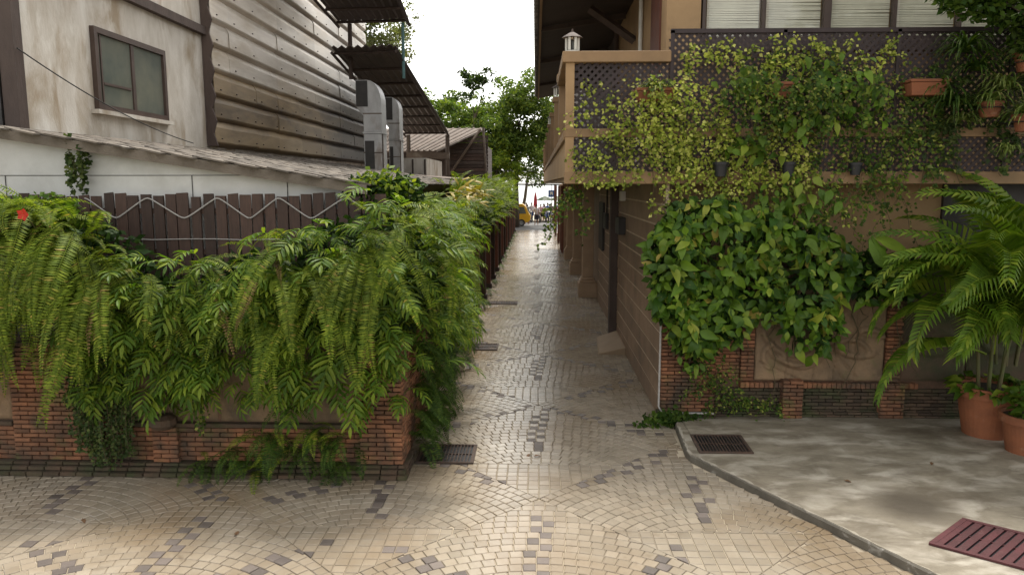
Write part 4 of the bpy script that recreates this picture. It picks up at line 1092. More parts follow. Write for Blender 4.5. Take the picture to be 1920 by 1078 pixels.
# ================================================================= RIGHT: broad-leaved climber over the brick wall
def climber(label, blobs, n, seed, branches=True, mats=HEART):
    r = random.Random(seed); bx = blobs[0]
    root = (bx[0], 10.7, 1.0); o = empty('broadleaf_climber', root, label, 'climber')
    off = Matrix.Translation(-Vector(root)); vols = [b[2]*b[3] for b in blobs]
    for _ in range(n):
        b = r.choices(blobs, vols)[0]
        a = r.uniform(0, 6.283); q = math.sqrt(r.random())
        x, z = b[0]+b[2]*q*math.cos(a), b[1]+b[3]*q*math.sin(a)
        y = 10.62-.42*(1-q*q)*r.uniform(.1,1)-r.uniform(0,.06)
        d = Vector((r.gauss(0,.75)+(x-b[0])*.5, r.gauss(-.55,.4), r.gauss(-.6,.55))); nn = Vector((r.gauss(0,.6), -1, r.gauss(.6,.55)))
        link('leaf', r.choice(mats), o, off @ aim((x,y,z), d, nn, r.uniform(.55,1.0)))
    st = MB()
    for b in blobs:
        for _ in range(3):
            st.tube([(b[0]+r.uniform(-.2,.2), 10.72, max(.5, b[1]-b[3]*1.1)), (b[0]+r.uniform(-.3,.3), 10.66, b[1]), (b[0]+r.uniform(-.3,.3), 10.6, b[1]+b[3]*.8)], [.02,.014,.006], 5)
    st.build('stems', M['twig'], o)
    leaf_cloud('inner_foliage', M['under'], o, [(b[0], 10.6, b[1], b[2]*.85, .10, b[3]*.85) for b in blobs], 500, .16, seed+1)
    return o
climber('bright broad-leaved climber spilling over the brick pillar at the alley corner', [(1.95,2.45,.42,.62),(2.0,1.75,.3,.35)], 240, 31)
climber('broad-leaved climber hanging over the brick wall, right of the pillar', [(2.55,2.45,.55,.8),(2.5,1.75,.45,.55),(2.3,1.25,.28,.4)], 300, 32)
climber('broad-leaved climber rising to the ochre wall above the relief panel', [(3.05,2.2,.5,.6),(3.15,2.7,.4,.55),(2.2,3.0,.35,.35),(3.3,1.9,.35,.4)], 290, 33)
climber('round mass of broad leaves hanging over the carved relief panel', [(3.85,2.1,.55,.72),(3.95,1.45,.45,.40),(4.1,2.45,.4,.38)], 300, 34)
climber('dark broad-leaved climber between the relief panel and the palm', [(4.7,2.25,.42,.42),(5.15,2.2,.3,.35)], 110, 35)
climber('lower fringe of broad leaves hanging beside the brick pillar', [(2.2,1.45,.3,.4),(2.75,1.55,.3,.35),(2.0,2.0,.35,.4)], 200, 36)
climber('upper fringe of broad leaves climbing the ochre wall under the ivy', [(2.6,3.05,.35,.3),(3.3,2.9,.35,.3),(2.0,2.9,.3,.35),(3.8,2.75,.35,.25)], 220, 37)
# big pale split leaf by the palm
it = [(heart_leaf(.5, M['heart'], 200, .45), aim((4.55,10.25,2.75), (.35,-.3,-.75), (0,-1,.5))), (heart_leaf(.5, M['heart'], 201, .35), aim((4.62,10.25,2.78), (.9,-.2,-.4), (0,-1,.6)))]
leafy('banana_leaf_plant', 'two large pale leaves standing out between the climber and the palm', 'plant', None, (4.5, 10.5, 2.3), it, 'leaf')

rr = random.Random(140)
wr = empty('creeping_roots', (4.6, 10.75, 1.2), 'bare woody roots creeping over the carved relief panel and wall beside the palm', 'roots')
for k in range(16):
    x, z = rr.uniform(3.0,6.2), rr.uniform(1.7,2.3); pts = []
    for i in range(12):
        pts.append((x, 10.80-rr.uniform(0,.025), max(.15, z))); x += rr.uniform(-.11,.11); z -= rr.uniform(.03,.17)
    MB().tube(pts, [.011*(1-.6*i/11) for i in range(12)], 5, False).build('root', M['twig'], wr)
# ================================================================= RIGHT: ivy over the lattice
def ivy(label, x0, x1, ztop, zlo, n, m, seed, size=.054, drop=(.4,1.4), group=None, nl=26, yb=10.70, zmin=3.0):
    r = random.Random(seed); o = empty('lattice_ivy', ((x0+x1)/2, yb, zlo), label, 'ivy', group)
    st, lf = MB(), MB()
    for _ in range(n):
        x = r.uniform(x0, x1); z = r.uniform(zlo, ztop); L = r.uniform(*drop); k = 9
        pts = []; px, pz = x, z; vx = r.uniform(-.06,.06)
        for i in range(k+1):
            pts.append((px, yb-r.uniform(0,.07), max(zmin, pz))); px += vx+r.uniform(-.045,.045); pz -= L/k*r.uniform(.5,1.3)
        st.tube(pts, .0035, 3, False)
        for _ in range(nl):
            t = r.random()*k; i = min(k-1, int(t)); p = Vector(pts[i]).lerp(Vector(pts[i+1]), t-i)+Vector((r.gauss(0,.035), r.uniform(-.06,.01), r.gauss(0,.03)))
            d = Vector((r.gauss(0,.8), r.gauss(-.4,.5), r.gauss(-.5,.6))).normalized(); nn = Vector((r.gauss(0,.5), -1, r.gauss(.5,.5)))
            yv = nn.cross(d)
            if yv.length < 1e-3: continue
            yv.normalize(); s = size*r.uniform(.6,1.35); h = nn.normalized()*s*.14
            lf.add([p, p+d*s*.35+yv*s*.42+h, p+d*s, p+d*s*.35-yv*s*.42+h], [(0,1,2),(0,2,3)])
    st.build('stems', M['twig'], o, 'stuff'); lf.build('foliage', m, o, 'stuff')
ivy('yellow-variegated ivy on the lattice at the near balcony corner', .6, 1.6, 4.95, 3.75, 36, M['ivy_pale'], 41, drop=(.3,.9), zmin=3.5)
ivy('pale variegated ivy hanging thickly between the first two lattice battens', 1.5, 2.7, 4.95, 3.8, 62, M['ivy_pale'], 42, drop=(.4,1.3), zmin=3.1)
ivy('pale variegated ivy trailing below the balcony above the broad-leaved climber', 2.4, 3.9, 4.5, 3.7, 66, M['ivy_pale'], 43, drop=(.4,1.5), zmin=2.9)
ivy('green and yellow ivy in the middle of the lattice under the terracotta troughs', 2.9, 4.4, 5.4, 4.2, 60, M['ivy_green'], 44, drop=(.4,1.1), zmin=3.4)
ivy('darker ivy on the lattice right of the middle', 4.2, 5.6, 5.2, 3.8, 66, M['ivy_green'], 45, drop=(.4,1.4), zmin=3.2)
ivy('shaded ivy at the right end of the lattice', 5.3, 6.9, 5.2, 4.1, 40, M['creeper'], 46, size=.07, drop=(.3,1.0), zmin=3.6)
ivy('pale ivy hanging in front of the left trough on the lattice', 1.2, 2.2, 5.0, 4.6, 22, M['ivy_pale'], 54, drop=(.3,.9), zmin=3.4, yb=10.42)
ivy('ivy hanging in front of the middle troughs on the lattice', 2.6, 4.8, 5.1, 4.6, 34, M['ivy_green'], 55, drop=(.3,1.0), zmin=3.4, yb=10.42)
ivy('yellow ivy sprays along the top of the lattice under the windows', 1.8, 4.9, 5.5, 5.2, 40, M['ivy_pale'], 47, drop=(.15,.5), zmin=4.5, nl=24)
ivy('thin green ivy strands hanging over the ochre wall below the balcony', 2.9, 5.2, 3.6, 3.4, 30, M['ivy_green'], 48, drop=(.4,1.0), zmin=2.4)
ivy('trailing ivy curtain under the balcony beside the garage wall', .5, .75, 3.5, 3.4, 12, M['ivy_green'], 49, drop=(.4,1.0), zmin=2.6, yb=11.2)
ivy('ivy strip growing down the corner of the brick pillar', 2.60, 2.72, 1.6, .5, 12, M['ivy_green'], 50, drop=(.3,.9), zmin=.12, yb=10.70, size=.045)
ivy('small ivy strip growing down the middle of the brick pillar', 2.30, 2.42, 1.1, .6, 8, M['ivy_green'], 51, drop=(.3,.8), zmin=.3, yb=10.70, size=.04)
ivy('thin ivy along the foot of the right brick wall', 2.7, 3.6, .45, .3, 14, M['ivy_green'], 52, drop=(.1,.25), zmin=.12, yb=10.74, size=.04)
ivy('weedy tuft at the foot of the brick pillar beside the alley', 1.82, 2.1, .25, .1, 16, M['fern_dark'], 53, drop=(.05,.2), zmin=.02, yb=10.62, size=.07)

# hanging troughs and pots on the lattice
def trough(label, x, z, wd, h, m='terracotta'):
    o = empty('flower_trough', (x, 10.55, z), label, 'flower trough')
    y0 = 10.44
    MB().hexa([(x-wd/2*.88,y0+.03,z),(x+wd/2*.88,y0+.03,z),(x+wd/2*.88,10.73,z),(x-wd/2*.88,10.73,z),(x-wd/2,y0,z+h),(x+wd/2,y0,z+h),(x+wd/2,10.74,z+h),(x-wd/2,10.74,z+h)]).build('box', M[m], o, bevel=.01)
    MB().box(x-wd/2-.015, x+wd/2+.015, y0-.015, 10.745, z+h+.001, z+h+.04).build('rim', M[m], o, bevel=.008)
    MB().box(x-wd/2+.02, x+wd/2-.02, y0+.02, 10.72, z+h+.041, z+h+.05).build('soil', M['soil'], o)
trough('terracotta trough on the left of the lattice, half buried in ivy', 1.62, 4.62, .5, .13)
trough('short terracotta trough in the middle of the lattice above the ivy', 3.32, 4.66, .26, .16)
trough('terracotta trough at the right of the lattice, below the windows', 5.27, 4.68, .5, .17)
def pot(label, x, y, z, r, h, m, name='flower_pot', n=22):
    o = empty(name, (x, y, z), label, 'pot')
    MB().lathe([(r*.68,0),(r*.9,h*.78),(r*.92,h*.8),(r*1.02,h*.8),(r*1.04,h),(r*.93,h),(r*.9,h*.9),(.01,h*.9)], (x,y,z), n).build('body', M[m], o, smooth=False)
    MB().lathe([(r*.89,0),(r*.5,.02)], (x,y,z+h*.9+.004), n).build('soil', M['soil'], o)
    return o
pot('small black pot on the lower balcony rail, left of two', 2.57, 10.62, 3.60, .11, .20, 'black_pot')
pot('small black pot on the lower balcony rail, middle of three', 3.50, 10.62, 3.60, .10, .20, 'black_pot')
pot('small dark pot on the lower balcony rail, rightmost of three', 4.42, 10.62, 3.62, .09, .17, 'black_pot')
pot('terracotta hanging pot with spider plant at the upper right edge', 6.45, 10.3, 4.95, .19, .24, 'terracotta')
pot('terracotta hanging pot, left of the pair at the right edge', 6.05, 10.4, 4.38, .16, .2, 'terracotta')
pot('terracotta hanging pot, lowest of the three at the right edge', 6.42, 10.2, 4.18, .17, .22, 'terracotta')
hang = empty('pot_hanger', (6.3, 10.5, 4), 'thin black rods holding the hanging pots at the right edge', 'hanger')
for (x, y, z) in ((6.45,10.3,4.95),(6.05,10.4,4.38),(6.42,10.2,4.18)):
    MB().tube([(x-.1,y+.1,z+.1),(x-.1,10.76,z+.16)], .01, 5).build('rod', M['black_metal'], hang)
    MB().tube([(x+.1,y+.1,z+.1),(x+.1,10.76,z+.16)], .01, 5).build('rod', M['black_metal'], hang)
    MB().tube([(x+.18*math.cos(t*.5236),y+.18*math.sin(t*.5236),z+.12) for t in range(13)], .008, 4, False).build('ring', M['black_metal'], hang)
def blades(label, c, n, L, m, seed, droop=1.0, name='spider_plant'):
    r = random.Random(seed); o = empty(name, c, label, 'plant'); mb = MB()
    for _ in range(n):
        az = r.uniform(0, 6.283); el = r.uniform(20,85); LL = L*r.uniform(.6,1.2); k = 6
        d = Vector((math.cos(az), math.sin(az), 0)); sd = Vector((-math.sin(az), math.cos(az), 0)); p = Vector(c)+d*r.uniform(0,.05); ring = []
        for i in range(k+1):
            wd = .015*(1-(i/k)**2)+.001; ring.append((p+sd*wd, p-sd*wd)); a = R(el-(el+70*droop)*((i+.5)/k)**1.1)
            p = p+(d*math.cos(a)+Vector((0,0,1))*math.sin(a))*LL/k
        for i in range(k): mb.add([ring[i][0], ring[i][1], ring[i+1][1], ring[i+1][0]], [(0,1,2,3)])
    mb.build('leaf_blades', m, o, 'stuff')
blades('spider plant with arching blades in the uppermost hanging pot', (6.45,10.3,5.17), 60, .45, M['spider'], 61)
blades('spider plant spreading from the left hanging pot', (6.05,10.4,4.56), 75, .5, M['spider'], 62)
blades('spider plant overflowing the lowest hanging pot', (6.42,10.2,4.38), 80, .5, M['spider'], 63)
blades('pale spider plantlet hanging under the left pot', (5.72,10.45,4.35), 60, .34, M['spider'], 64, 1.2)
blades('pale spider plantlet dangling lowest at the right edge', (6.28,10.3,3.95), 46, .28, M['spider'], 65, 1.2)
blades('grassy plant with thin dark blades right of the trough', (5.45,10.55,4.75), 60, .5, M['fern_dark'], 66)
blades('thin leaved plant in the left trough on the lattice', (1.65,10.55,4.78), 50, .35, M['ivy_green'], 67)
blades('shaggy dark plant hanging beside the right-hand pots', (5.9,10.5,5.0), 80, .55, M['fern_dark'], 68)
blades('large shaggy spider plant between the hanging pots', (6.25,10.45,4.75), 130, .6, M['spider'], 69)
blades('dark grassy plant hanging on the lattice under the shrub', (5.75,10.55,5.25), 130, .6, M['fern_dark'], 71)
blades('drooping green grassy plant left of the lower pots', (5.6,10.5,4.55), 120, .55, M['fern_dark'], 72, 1.2)
blades('dark drooping plant at the right edge above the pots', (6.8,10.45,5.3), 130, .6, M['fern_dark'], 73, 1.1)
# larger-leaved plants on the lattice
r5 = random.Random(70)
def lattice_plant(label, c, n, sx, sz, mats):
    it = []
    for _ in range(n):
        p = Vector((c[0]+r5.gauss(0,sx), 10.6-r5.uniform(0,.2), c[2]+r5.gauss(0,sz)))
        it.append((r5.choice(mats), aim(p, (r5.gauss(0,.6), r5.gauss(-.5,.3), r5.gauss(-.6,.4)), (r5.gauss(0,.4), -1, r5.gauss(.7,.4)), r5.uniform(.55,.9))))
    leafy('trailing_pothos', label, 'plant', None, c, it, 'leaf')
GRN = [heart_leaf(.22, M['lobed'], 210+i, .6) for i in range(3)]
lattice_plant('light green leafy plant on the lattice left of the short trough', (2.85,10.6,4.85), 45, .2, .12, GRN)
lattice_plant('broad-leaved trailing plant right of the short trough', (3.75,10.6,4.72), 70, .25, .16, HEART)
lattice_plant('broad-leaved trailing plant in the middle right of the lattice', (4.35,10.6,4.75), 70, .25, .18, HEART)
lattice_plant('dark broad-leaved plant above the black pots', (3.6,10.6,4.4), 36, .3, .12, HEART)
lattice_plant('small leafy plant hanging over the ochre wall below the balcony', (3.6,10.7,3.2), 60, .25, .25, HEART)
lattice_plant('yellow-green sprig on the lower rail above the climber', (2.9,10.6,4.0), 26, .2, .1, GRN)

# ================================================================= RIGHT: potted palms
pot('large terracotta pot holding the areca palm at the right edge', 6.22, 10.15, .085, .42, .70, 'terracotta', n=32)
pot('smaller terracotta pot in front of the palm pot at the bottom right edge', 6.32, 9.46, .085, .32, .50, 'terracotta', n=32)
rp_ = random.Random(77)
PALM = [palm_frond(L, a0, a1, 30, M['palm'], 300+i, lw) for i, (L,a0,a1,lw) in enumerate([(2.0,80,-45,.68),(1.8,75,-25,.64),(1.6,70,-55,.62),(2.2,82,-20,.66),(1.45,60,-35,.58)])]
def palm(name, label, base, fr):
    o = empty(name, base, label, 'palm'); off = Matrix.Translation(-Vector(base))
    for i in range(6):
        t = i*1.05; b = Vector(base)+Vector((.13*math.cos(t), .13*math.sin(t), 0)); h = rp_.uniform(.8,1.3)
        MB().tube([b, b+Vector((.05*math.cos(t),.05*math.sin(t),h*.5)), b+Vector((.14*math.cos(t),.14*math.sin(t),h))], [.024,.019,.012], 7).build('stem', M['stem'], o)
    for (k, az, tilt, s, dz, dx) in fr:
        link('frond', PALM[k], o, off @ rot_frond((base[0]+dx, base[1]-.05, base[2]+dz), R(az), R(tilt), s, R(rp_.uniform(-25,25))))
    return o
palm('areca_palm', 'areca palm with arching feathery fronds in the large terracotta pot', (6.18,10.1,.68), [
    (0,185,8,1.05,.75,-.1),(0,200,0,1.1,.9,0),(1,215,-5,1.0,.8,-.05),(2,170,-8,1.0,.7,-.1),(3,235,5,1.0,1.0,0),(2,250,-5,1.0,.9,-.05),
    (0,265,0,1.0,.9,.0),(2,280,-10,1.0,.7,.05),(4,225,-10,1.1,.7,-.1),(4,190,-35,1.2,.55,-.1),(2,275,-10,1.05,.7,.05),
    (1,300,0,1.0,.9,.1),(3,160,8,1.0,.9,-.05),(3,120,15,1.0,.9,0),(0,330,0,1.0,.9,.1),(1,20,0,1,.9,.1),(2,245,10,1.1,.55,0),(4,262,-12,1.2,.9,.05),(3,205,12,1.05,1.1,-.05),(1,178,4,1.05,1.05,-.1),(2,222,-12,1.1,.8,-.05),(2,262,-8,1.1,1.1,0),(0,240,0,1.05,1.15,0),(2,292,-5,1.1,.9,.05),(4,215,-10,1.2,1.3,0),(2,195,-5,1.1,1.2,-.05),(2,182,-14,1.15,1.0,-.1),(2,210,-18,1.15,.9,-.1),(0,192,-10,1.0,1.25,-.1)])
palm('fan_palm', 'darker palm fronds behind the areca palm under the balcony', (6.6,10.45,1.0), [(3,175,10,1.0,1.1,0),(3,150,18,1.0,1.2,0),(1,200,15,1.0,1.3,0),(0,220,10,1.0,1.2,0),(3,260,15,.9,1.2,0),(1,290,10,1.0,1.2,0)])
leafy('pot_groundcover', 'small leafy ground cover spilling from the large palm pot', 'plant', None, (6.12,10.1,.7),
      [(rp_.choice(GRN), aim((6.22+.36*math.cos(a), 10.15+.36*math.sin(a), .74+rp_.uniform(-.03,.1)), (math.cos(a), math.sin(a), rp_.uniform(-.5,.6)), (rp_.gauss(0,.3),-.4,1), rp_.uniform(.5,.95))) for a in [rp_.uniform(0,6.28) for _ in range(130)]], 'leaf')
leafy('pot_groundcover', 'bushy green plant filling the smaller terracotta pot', 'plant', None, (6.22,9.4,.55),
      [(rp_.choice(GRN), aim((6.32+rp_.gauss(0,.15), 9.46+rp_.gauss(0,.15), .55+rp_.uniform(0,.35)), (rp_.gauss(0,1), rp_.gauss(-.2,1), rp_.gauss(.1,.5)), (rp_.gauss(0,.3),-.4,1), rp_.uniform(.4,.75))) for _ in range(120)], 'leaf')

# ================================================================= TREES
def tree(label, base, top, blobs, n, size, m, seed, tr=.25, group=None, name='broadleaf_tree'):
    r = random.Random(seed); o = empty(name, base, label, 'tree', group)
    b, t = Vector(base), Vector(top); q = b.lerp(t, .5)+Vector((r.uniform(-.3,.3), r.uniform(-.3,.3), 0))
    trunk = MB().tube([b, b.lerp(q,.5), q, t], [tr*1.2, tr, tr*.75, tr*.4], 9).build('trunk', M['bark'], o, smooth=True)
    for bl in blobs:
        c = Vector(bl[:3]); s = q.lerp(t, r.uniform(0,1)); mid = s.lerp(c, .5)+Vector((0,0,-.1*(c-s).length))
        MB().tube([s, mid, c], [tr*.35, tr*.22, tr*.06], 6).build('limb', M['bark'], trunk, smooth=True)
    # leaf clumps scattered through each big lobe leave gaps between them
    cl = []
    for bl in blobs:
        for _ in range(max(6, int(16*(bl[3]*bl[5])**.6))):
            v = Vector((r.gauss(0,.55), r.gauss(0,.55), r.gauss(0,.55)))
            s = r.uniform(.22,.44)
            cl.append((bl[0]+v.x*bl[3], bl[1]+v.y*bl[4], bl[2]+v.z*bl[5], bl[3]*s, bl[4]*s, bl[5]*s*.75))
    leaf_cloud('crown', m, o, cl, n, size, seed+1)
    return o
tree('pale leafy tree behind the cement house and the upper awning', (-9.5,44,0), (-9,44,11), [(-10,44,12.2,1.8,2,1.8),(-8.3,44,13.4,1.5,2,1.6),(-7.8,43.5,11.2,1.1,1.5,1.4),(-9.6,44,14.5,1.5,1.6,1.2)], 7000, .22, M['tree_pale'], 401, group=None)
tree('rounded green tree rising behind the hut roof, left of the gap', (-8.2,64,0), (-8,64,8), [(-8.6,64,9.3,2.6,2.5,1.9),(-6.8,64,8.3,1.9,2,1.7),(-9.5,64,7.0,2.2,2,1.6),(-7.0,63,6.4,1.6,2,1.4),(-5.4,64,8.6,1.5,1.6,1.5)], 17000, .30, M['tree'], 402)
tree('tall green tree filling the gap at the end of the alley', (-1.6,61.5,0), (-1.4,61.5,8.5), [(-3.6,61.5,8.2,2.3,2.2,2.0),(-1.0,61.5,10.2,2.1,2.2,1.7),(-1.2,61,7.2,2.4,2.2,2.1),(.7,61.5,9.4,1.6,2,2.0),(.9,61.5,7.0,1.3,1.6,1.6),(-4.6,61,6.2,1.9,2,1.8),(-2.6,61,5.2,2.1,2,1.6),(-.4,60.8,5.4,1.4,1.5,1.1),(-3.9,61,3.9,1.5,1.4,1.3)], 30000, .27, M['tree'], 403)
tree('bushy lower tree with lighter leaves beside the hedge end', (-3.2,59,0), (-3.0,59,5), [(-3.6,59,5.6,1.5,1.5,1.6),(-2.4,59,4.6,1.1,1.2,1.2),(-4.6,59,4.4,1.2,1.2,1.2)], 8000, .24, M['bush'], 404)
tree('dark leafy sprig of a tree standing out against the white sky', (-5.4,60,0), (-4.8,60,9), [(-4.9,60,11.6,1.1,1.0,.75),(-4.0,60,11.9,.7,.7,.5),(-4.5,60,10.6,.6,.6,.5)], 700, .34, M['tree_dark'], 405, tr=.12)
tree('distant green tree right of the gap behind the balcony', (4.5,66,0), (4.2,66,7), [(2.6,66,7.3,1.9,1.8,1.5),(3.8,66,8.8,2.0,2,1.6),(1.6,66,6.0,1.0,1.2,1.0)], 5200, .28, M['tree'], 406)
tree('shady tree overhanging the upper right corner above the hanging pots', (9.3,9.0,0), (8.6,9.2,6.2), [(7.4,9.6,6.15,1.5,1.0,.85),(6.35,9.9,5.75,.8,.5,.5),(5.75,10.0,5.85,.6,.4,.4),(7.0,9.7,5.5,.7,.5,.35),(8.8,8.6,7.6,2.0,2.2,1.2),(7.2,7.6,7.7,1.9,1.9,.9),(8.6,6.2,7.4,1.9,1.8,1.0),(5.8,10.4,5.95,.45,.3,.35)], 26000, .13, M['tree_dark'], 407, tr=.2)  # crown enlarged out of view and thickened to shade the right side
ob = empty('overhanging_shrub', (6.4, 10.2, 5.3), 'feathery shrub overhanging the windows in the upper right corner', 'shrub')
MB().tube([(8.0,10.4,5.0),(6.8,10.2,5.7),(5.7,10.1,5.9)], [.05,.03,.01], 6).build('branch', M['bark'], ob)
leaf_cloud('foliage', M['fern_dark'], ob, [(6.9,10.1,5.75,.7,.3,.45),(6.2,10.1,5.8,.6,.3,.35),(5.6,10.1,5.85,.4,.25,.28),(6.6,10.2,5.35,.5,.25,.3),(5.35,10.15,5.95,.35,.2,.25),(6.9,10.3,5.2,.5,.2,.3)], 6500, .10, 410)
leaf_cloud('tip_foliage', M['bush'], ob, [(6.4,9.75,5.98,.7,.15,.12),(6.9,9.8,5.8,.3,.15,.15)], 260, .12, 411)
# leaning palm trunk and cables by the beach road
tag(MB().tube([(-1.5,72.5,0),(-1.05,72.5,2.2),(-.75,72.5,4.6)], [.2,.15,.12], 8).build('leaning_trunk', M['bark'], smooth=True), 'thin dark trunk leaning right beside the beach road', 'trunk')
tag(MB().tube([(2.9,73,0),(2.3,73,1.6),(2.8,73,4.5)], [.2,.16,.12], 8).build('leaning_trunk', M['bark'], smooth=True), 'dark curved trunk at the right side of the alley end', 'trunk')
tag(MB().tube(sag((-14,57.5,3.9),(14,57.5,3.75),.38), .06, 6).build('overhead_cable', M['cable']), 'thick dark cable bundle crossing the end of the alley', 'cable')
tag(MB().tube(sag((-14,57.8,5.0),(14,57.8,4.8),.45), .022, 5).build('overhead_cable', M['cable']), 'thin upper cable crossing the end of the alley', 'cable')

# ================================================================= BEACH ROAD: minibus, motorbikes, people, sign, parasols
def wheel(parent, x, y, z, r, wd, mname='tyre'):
    wv = MB(); n = 16
    prof_ = [(r*.62,-wd/2),(r*.96,-wd/2),(r,-wd*.3),(r,wd*.3),(r*.96,wd/2),(r*.62,wd/2)]
    vs = []; fs = []
    for pr, py in prof_:
        for k in range(n): t = 2*math.pi*k/n; vs.append((x+pr*math.cos(t), y+py, z+pr*math.sin(t)))
    m_ = len(prof_)
    for i in range(m_):
        for k in range(n): fs.append((i*n+k, i*n+(k+1)%n, ((i+1)%m_)*n+(k+1)%n, ((i+1)%m_)*n+k))
    o = wv.add(vs, fs).build('wheel', M['tyre'], parent)
    rm = MB(); vs = [(x, y-wd*.3, z)]+[(x+r*.61*math.cos(2*math.pi*k/n), y-wd*.38, z+r*.61*math.sin(2*math.pi*k/n)) for k in range(n)]
    vs += [(x, y+wd*.3, z)]+[(x+r*.61*math.cos(2*math.pi*k/n), y+wd*.38, z+r*.61*math.sin(2*math.pi*k/n)) for k in range(n)]
    rm.add(vs, [(0, 1+(k+1)%n, 1+k) for k in range(n)]+[(n+1, n+2+k, n+2+(k+1)%n) for k in range(n)]).build('rim', M['galv'], o)
bus = empty('yellow_minibus', (-2.8, 63, 0), 'yellow minibus parked at the left end of the alley', 'minibus')
bp = [(-4.9,.32),(-1.15,.32),(-.92,.5),(-.88,.85),(-1.0,1.05),(-1.35,1.72),(-1.6,1.86),(-4.5,1.86),(-4.8,1.7),(-4.95,1.0)]
MB().prism(bp, 'y', 62.3, 63.8).build('body', M['yellow_paint'], bus, bevel=.06)
for (a, b, c) in ((-4.6,-3.5,0),(-3.4,-2.4,0),(-2.3,-1.45,.22)):
    MB().prism([(a,1.05),(b+c*.9,1.05),(b,1.6),(a,1.6)], 'y', 62.275, 62.296).build('window', M['old_glass'], bus)
MB().prism([(62.45,1.08),(63.65,1.08),(63.6,1.62),(62.5,1.62)], 'x', -1.2, -1.0).build('windscreen', M['old_glass'], bus)
MB().box(-.93,-.83,62.35,63.75,.36,.52).build('bumper', M['black_pot'], bus, bevel=.02)
for y in (62.42, 63.5): MB().box(-.90,-.86,y,y+.2,.62,.76).build('headlight', M['white_paint'], bus, bevel=.01)
for x in (-1.65, -4.1):
    wheel(bus, x, 62.36, .3, .3, .18); wheel(bus, x, 63.74, .3, .3, .18)
bus.location.x += .45
def motorbike(label, x, y, rz, paint):
    o = empty('motorbike', (x, y, 0), label, 'motorbike', 'motorbikes parked along the beach road')
    def part(name, mb, m, par=None, **k):
        q = link(name, mb.mesh(name, m, k.get('smooth', False)), par or o, Matrix.Identity(4)); return q
    for wx in (-.62, .62):
        vs = []; fs = []; n = 14
        for i in range(n):
            t = 2*math.pi*i/n
            for j in range(6):
                u = 2*math.pi*j/6; rr = .25+.05*math.cos(u); vs.append((wx+rr*math.cos(t), .05*math.sin(u), .3+rr*math.sin(t)))
        for i in range(n):
            for j in range(6): fs.append((i*6+j, ((i+1)%n)*6+j, ((i+1)%n)*6+(j+1)%6, i*6+(j+1)%6))
        wq = part('wheel', MB().add(vs, fs), M['tyre'])
        part('hub', MB().box(wx-.2,wx+.2,-.012,.012,.29,.31).box(wx-.01,wx+.01,-.013,.013,.1,.5), M['galv'], wq)
    part('frame', MB().tube([(-.62,0,.3),(-.1,0,.42),(.28,0,.5),(.42,0,.92)], .05, 6), M['black_metal'])
    part('fork', MB().tube([(.62,0,.3),(.45,0,.85),(.4,0,1.02)], .035, 6), M['galv'])
    part('body', MB().prism([(-.75,.62),(-.2,.5),(.1,.42),(.3,.5),(.42,.95),(.3,.98),(.12,.62),(-.7,.78)], 'y', -.12, .12), M[paint])
    part('seat', MB().prism([(-.72,.79),(.05,.70),(.1,.76),(-.3,.82),(-.7,.87)], 'y', -.13, .13), M['black_pot'])
    part('handlebar', MB().tube([(.3,-.32,1.05),(.4,-.1,1.04),(.4,.1,1.04),(.3,.32,1.05)], .02, 6), M['black_metal'])
    part('headlight', MB().lathe([(.03,0),(.09,.03),(.09,.1),(.05,.13)], (.46,0,.9), 10), M['white_paint'])
    part('exhaust', MB().tube([(0,.14,.3),(-.75,.16,.38)], [.03,.055], 7), M['galv'])
    o.rotation_euler = (0,0,rz)
    return o
motorbike('dark red motorbike parked nearest at the right end of the alley', 1.75, 66.8, R(-60), 'red_cloth')
motorbike('dark motorbike in the row left of the walking person', -.55, 69.0, R(-75), 'dark_cloth')
motorbike('blue motorbike in the middle of the row on the beach road', 1.05, 69.3, R(-80), 'blue')
motorbike('black motorbike parked at the far left of the row', -1.3, 69.1, R(-70), 'black_pot')
motorbike('grey motorbike at the far right of the row', 2.5, 69.2, R(-75), 'galv')
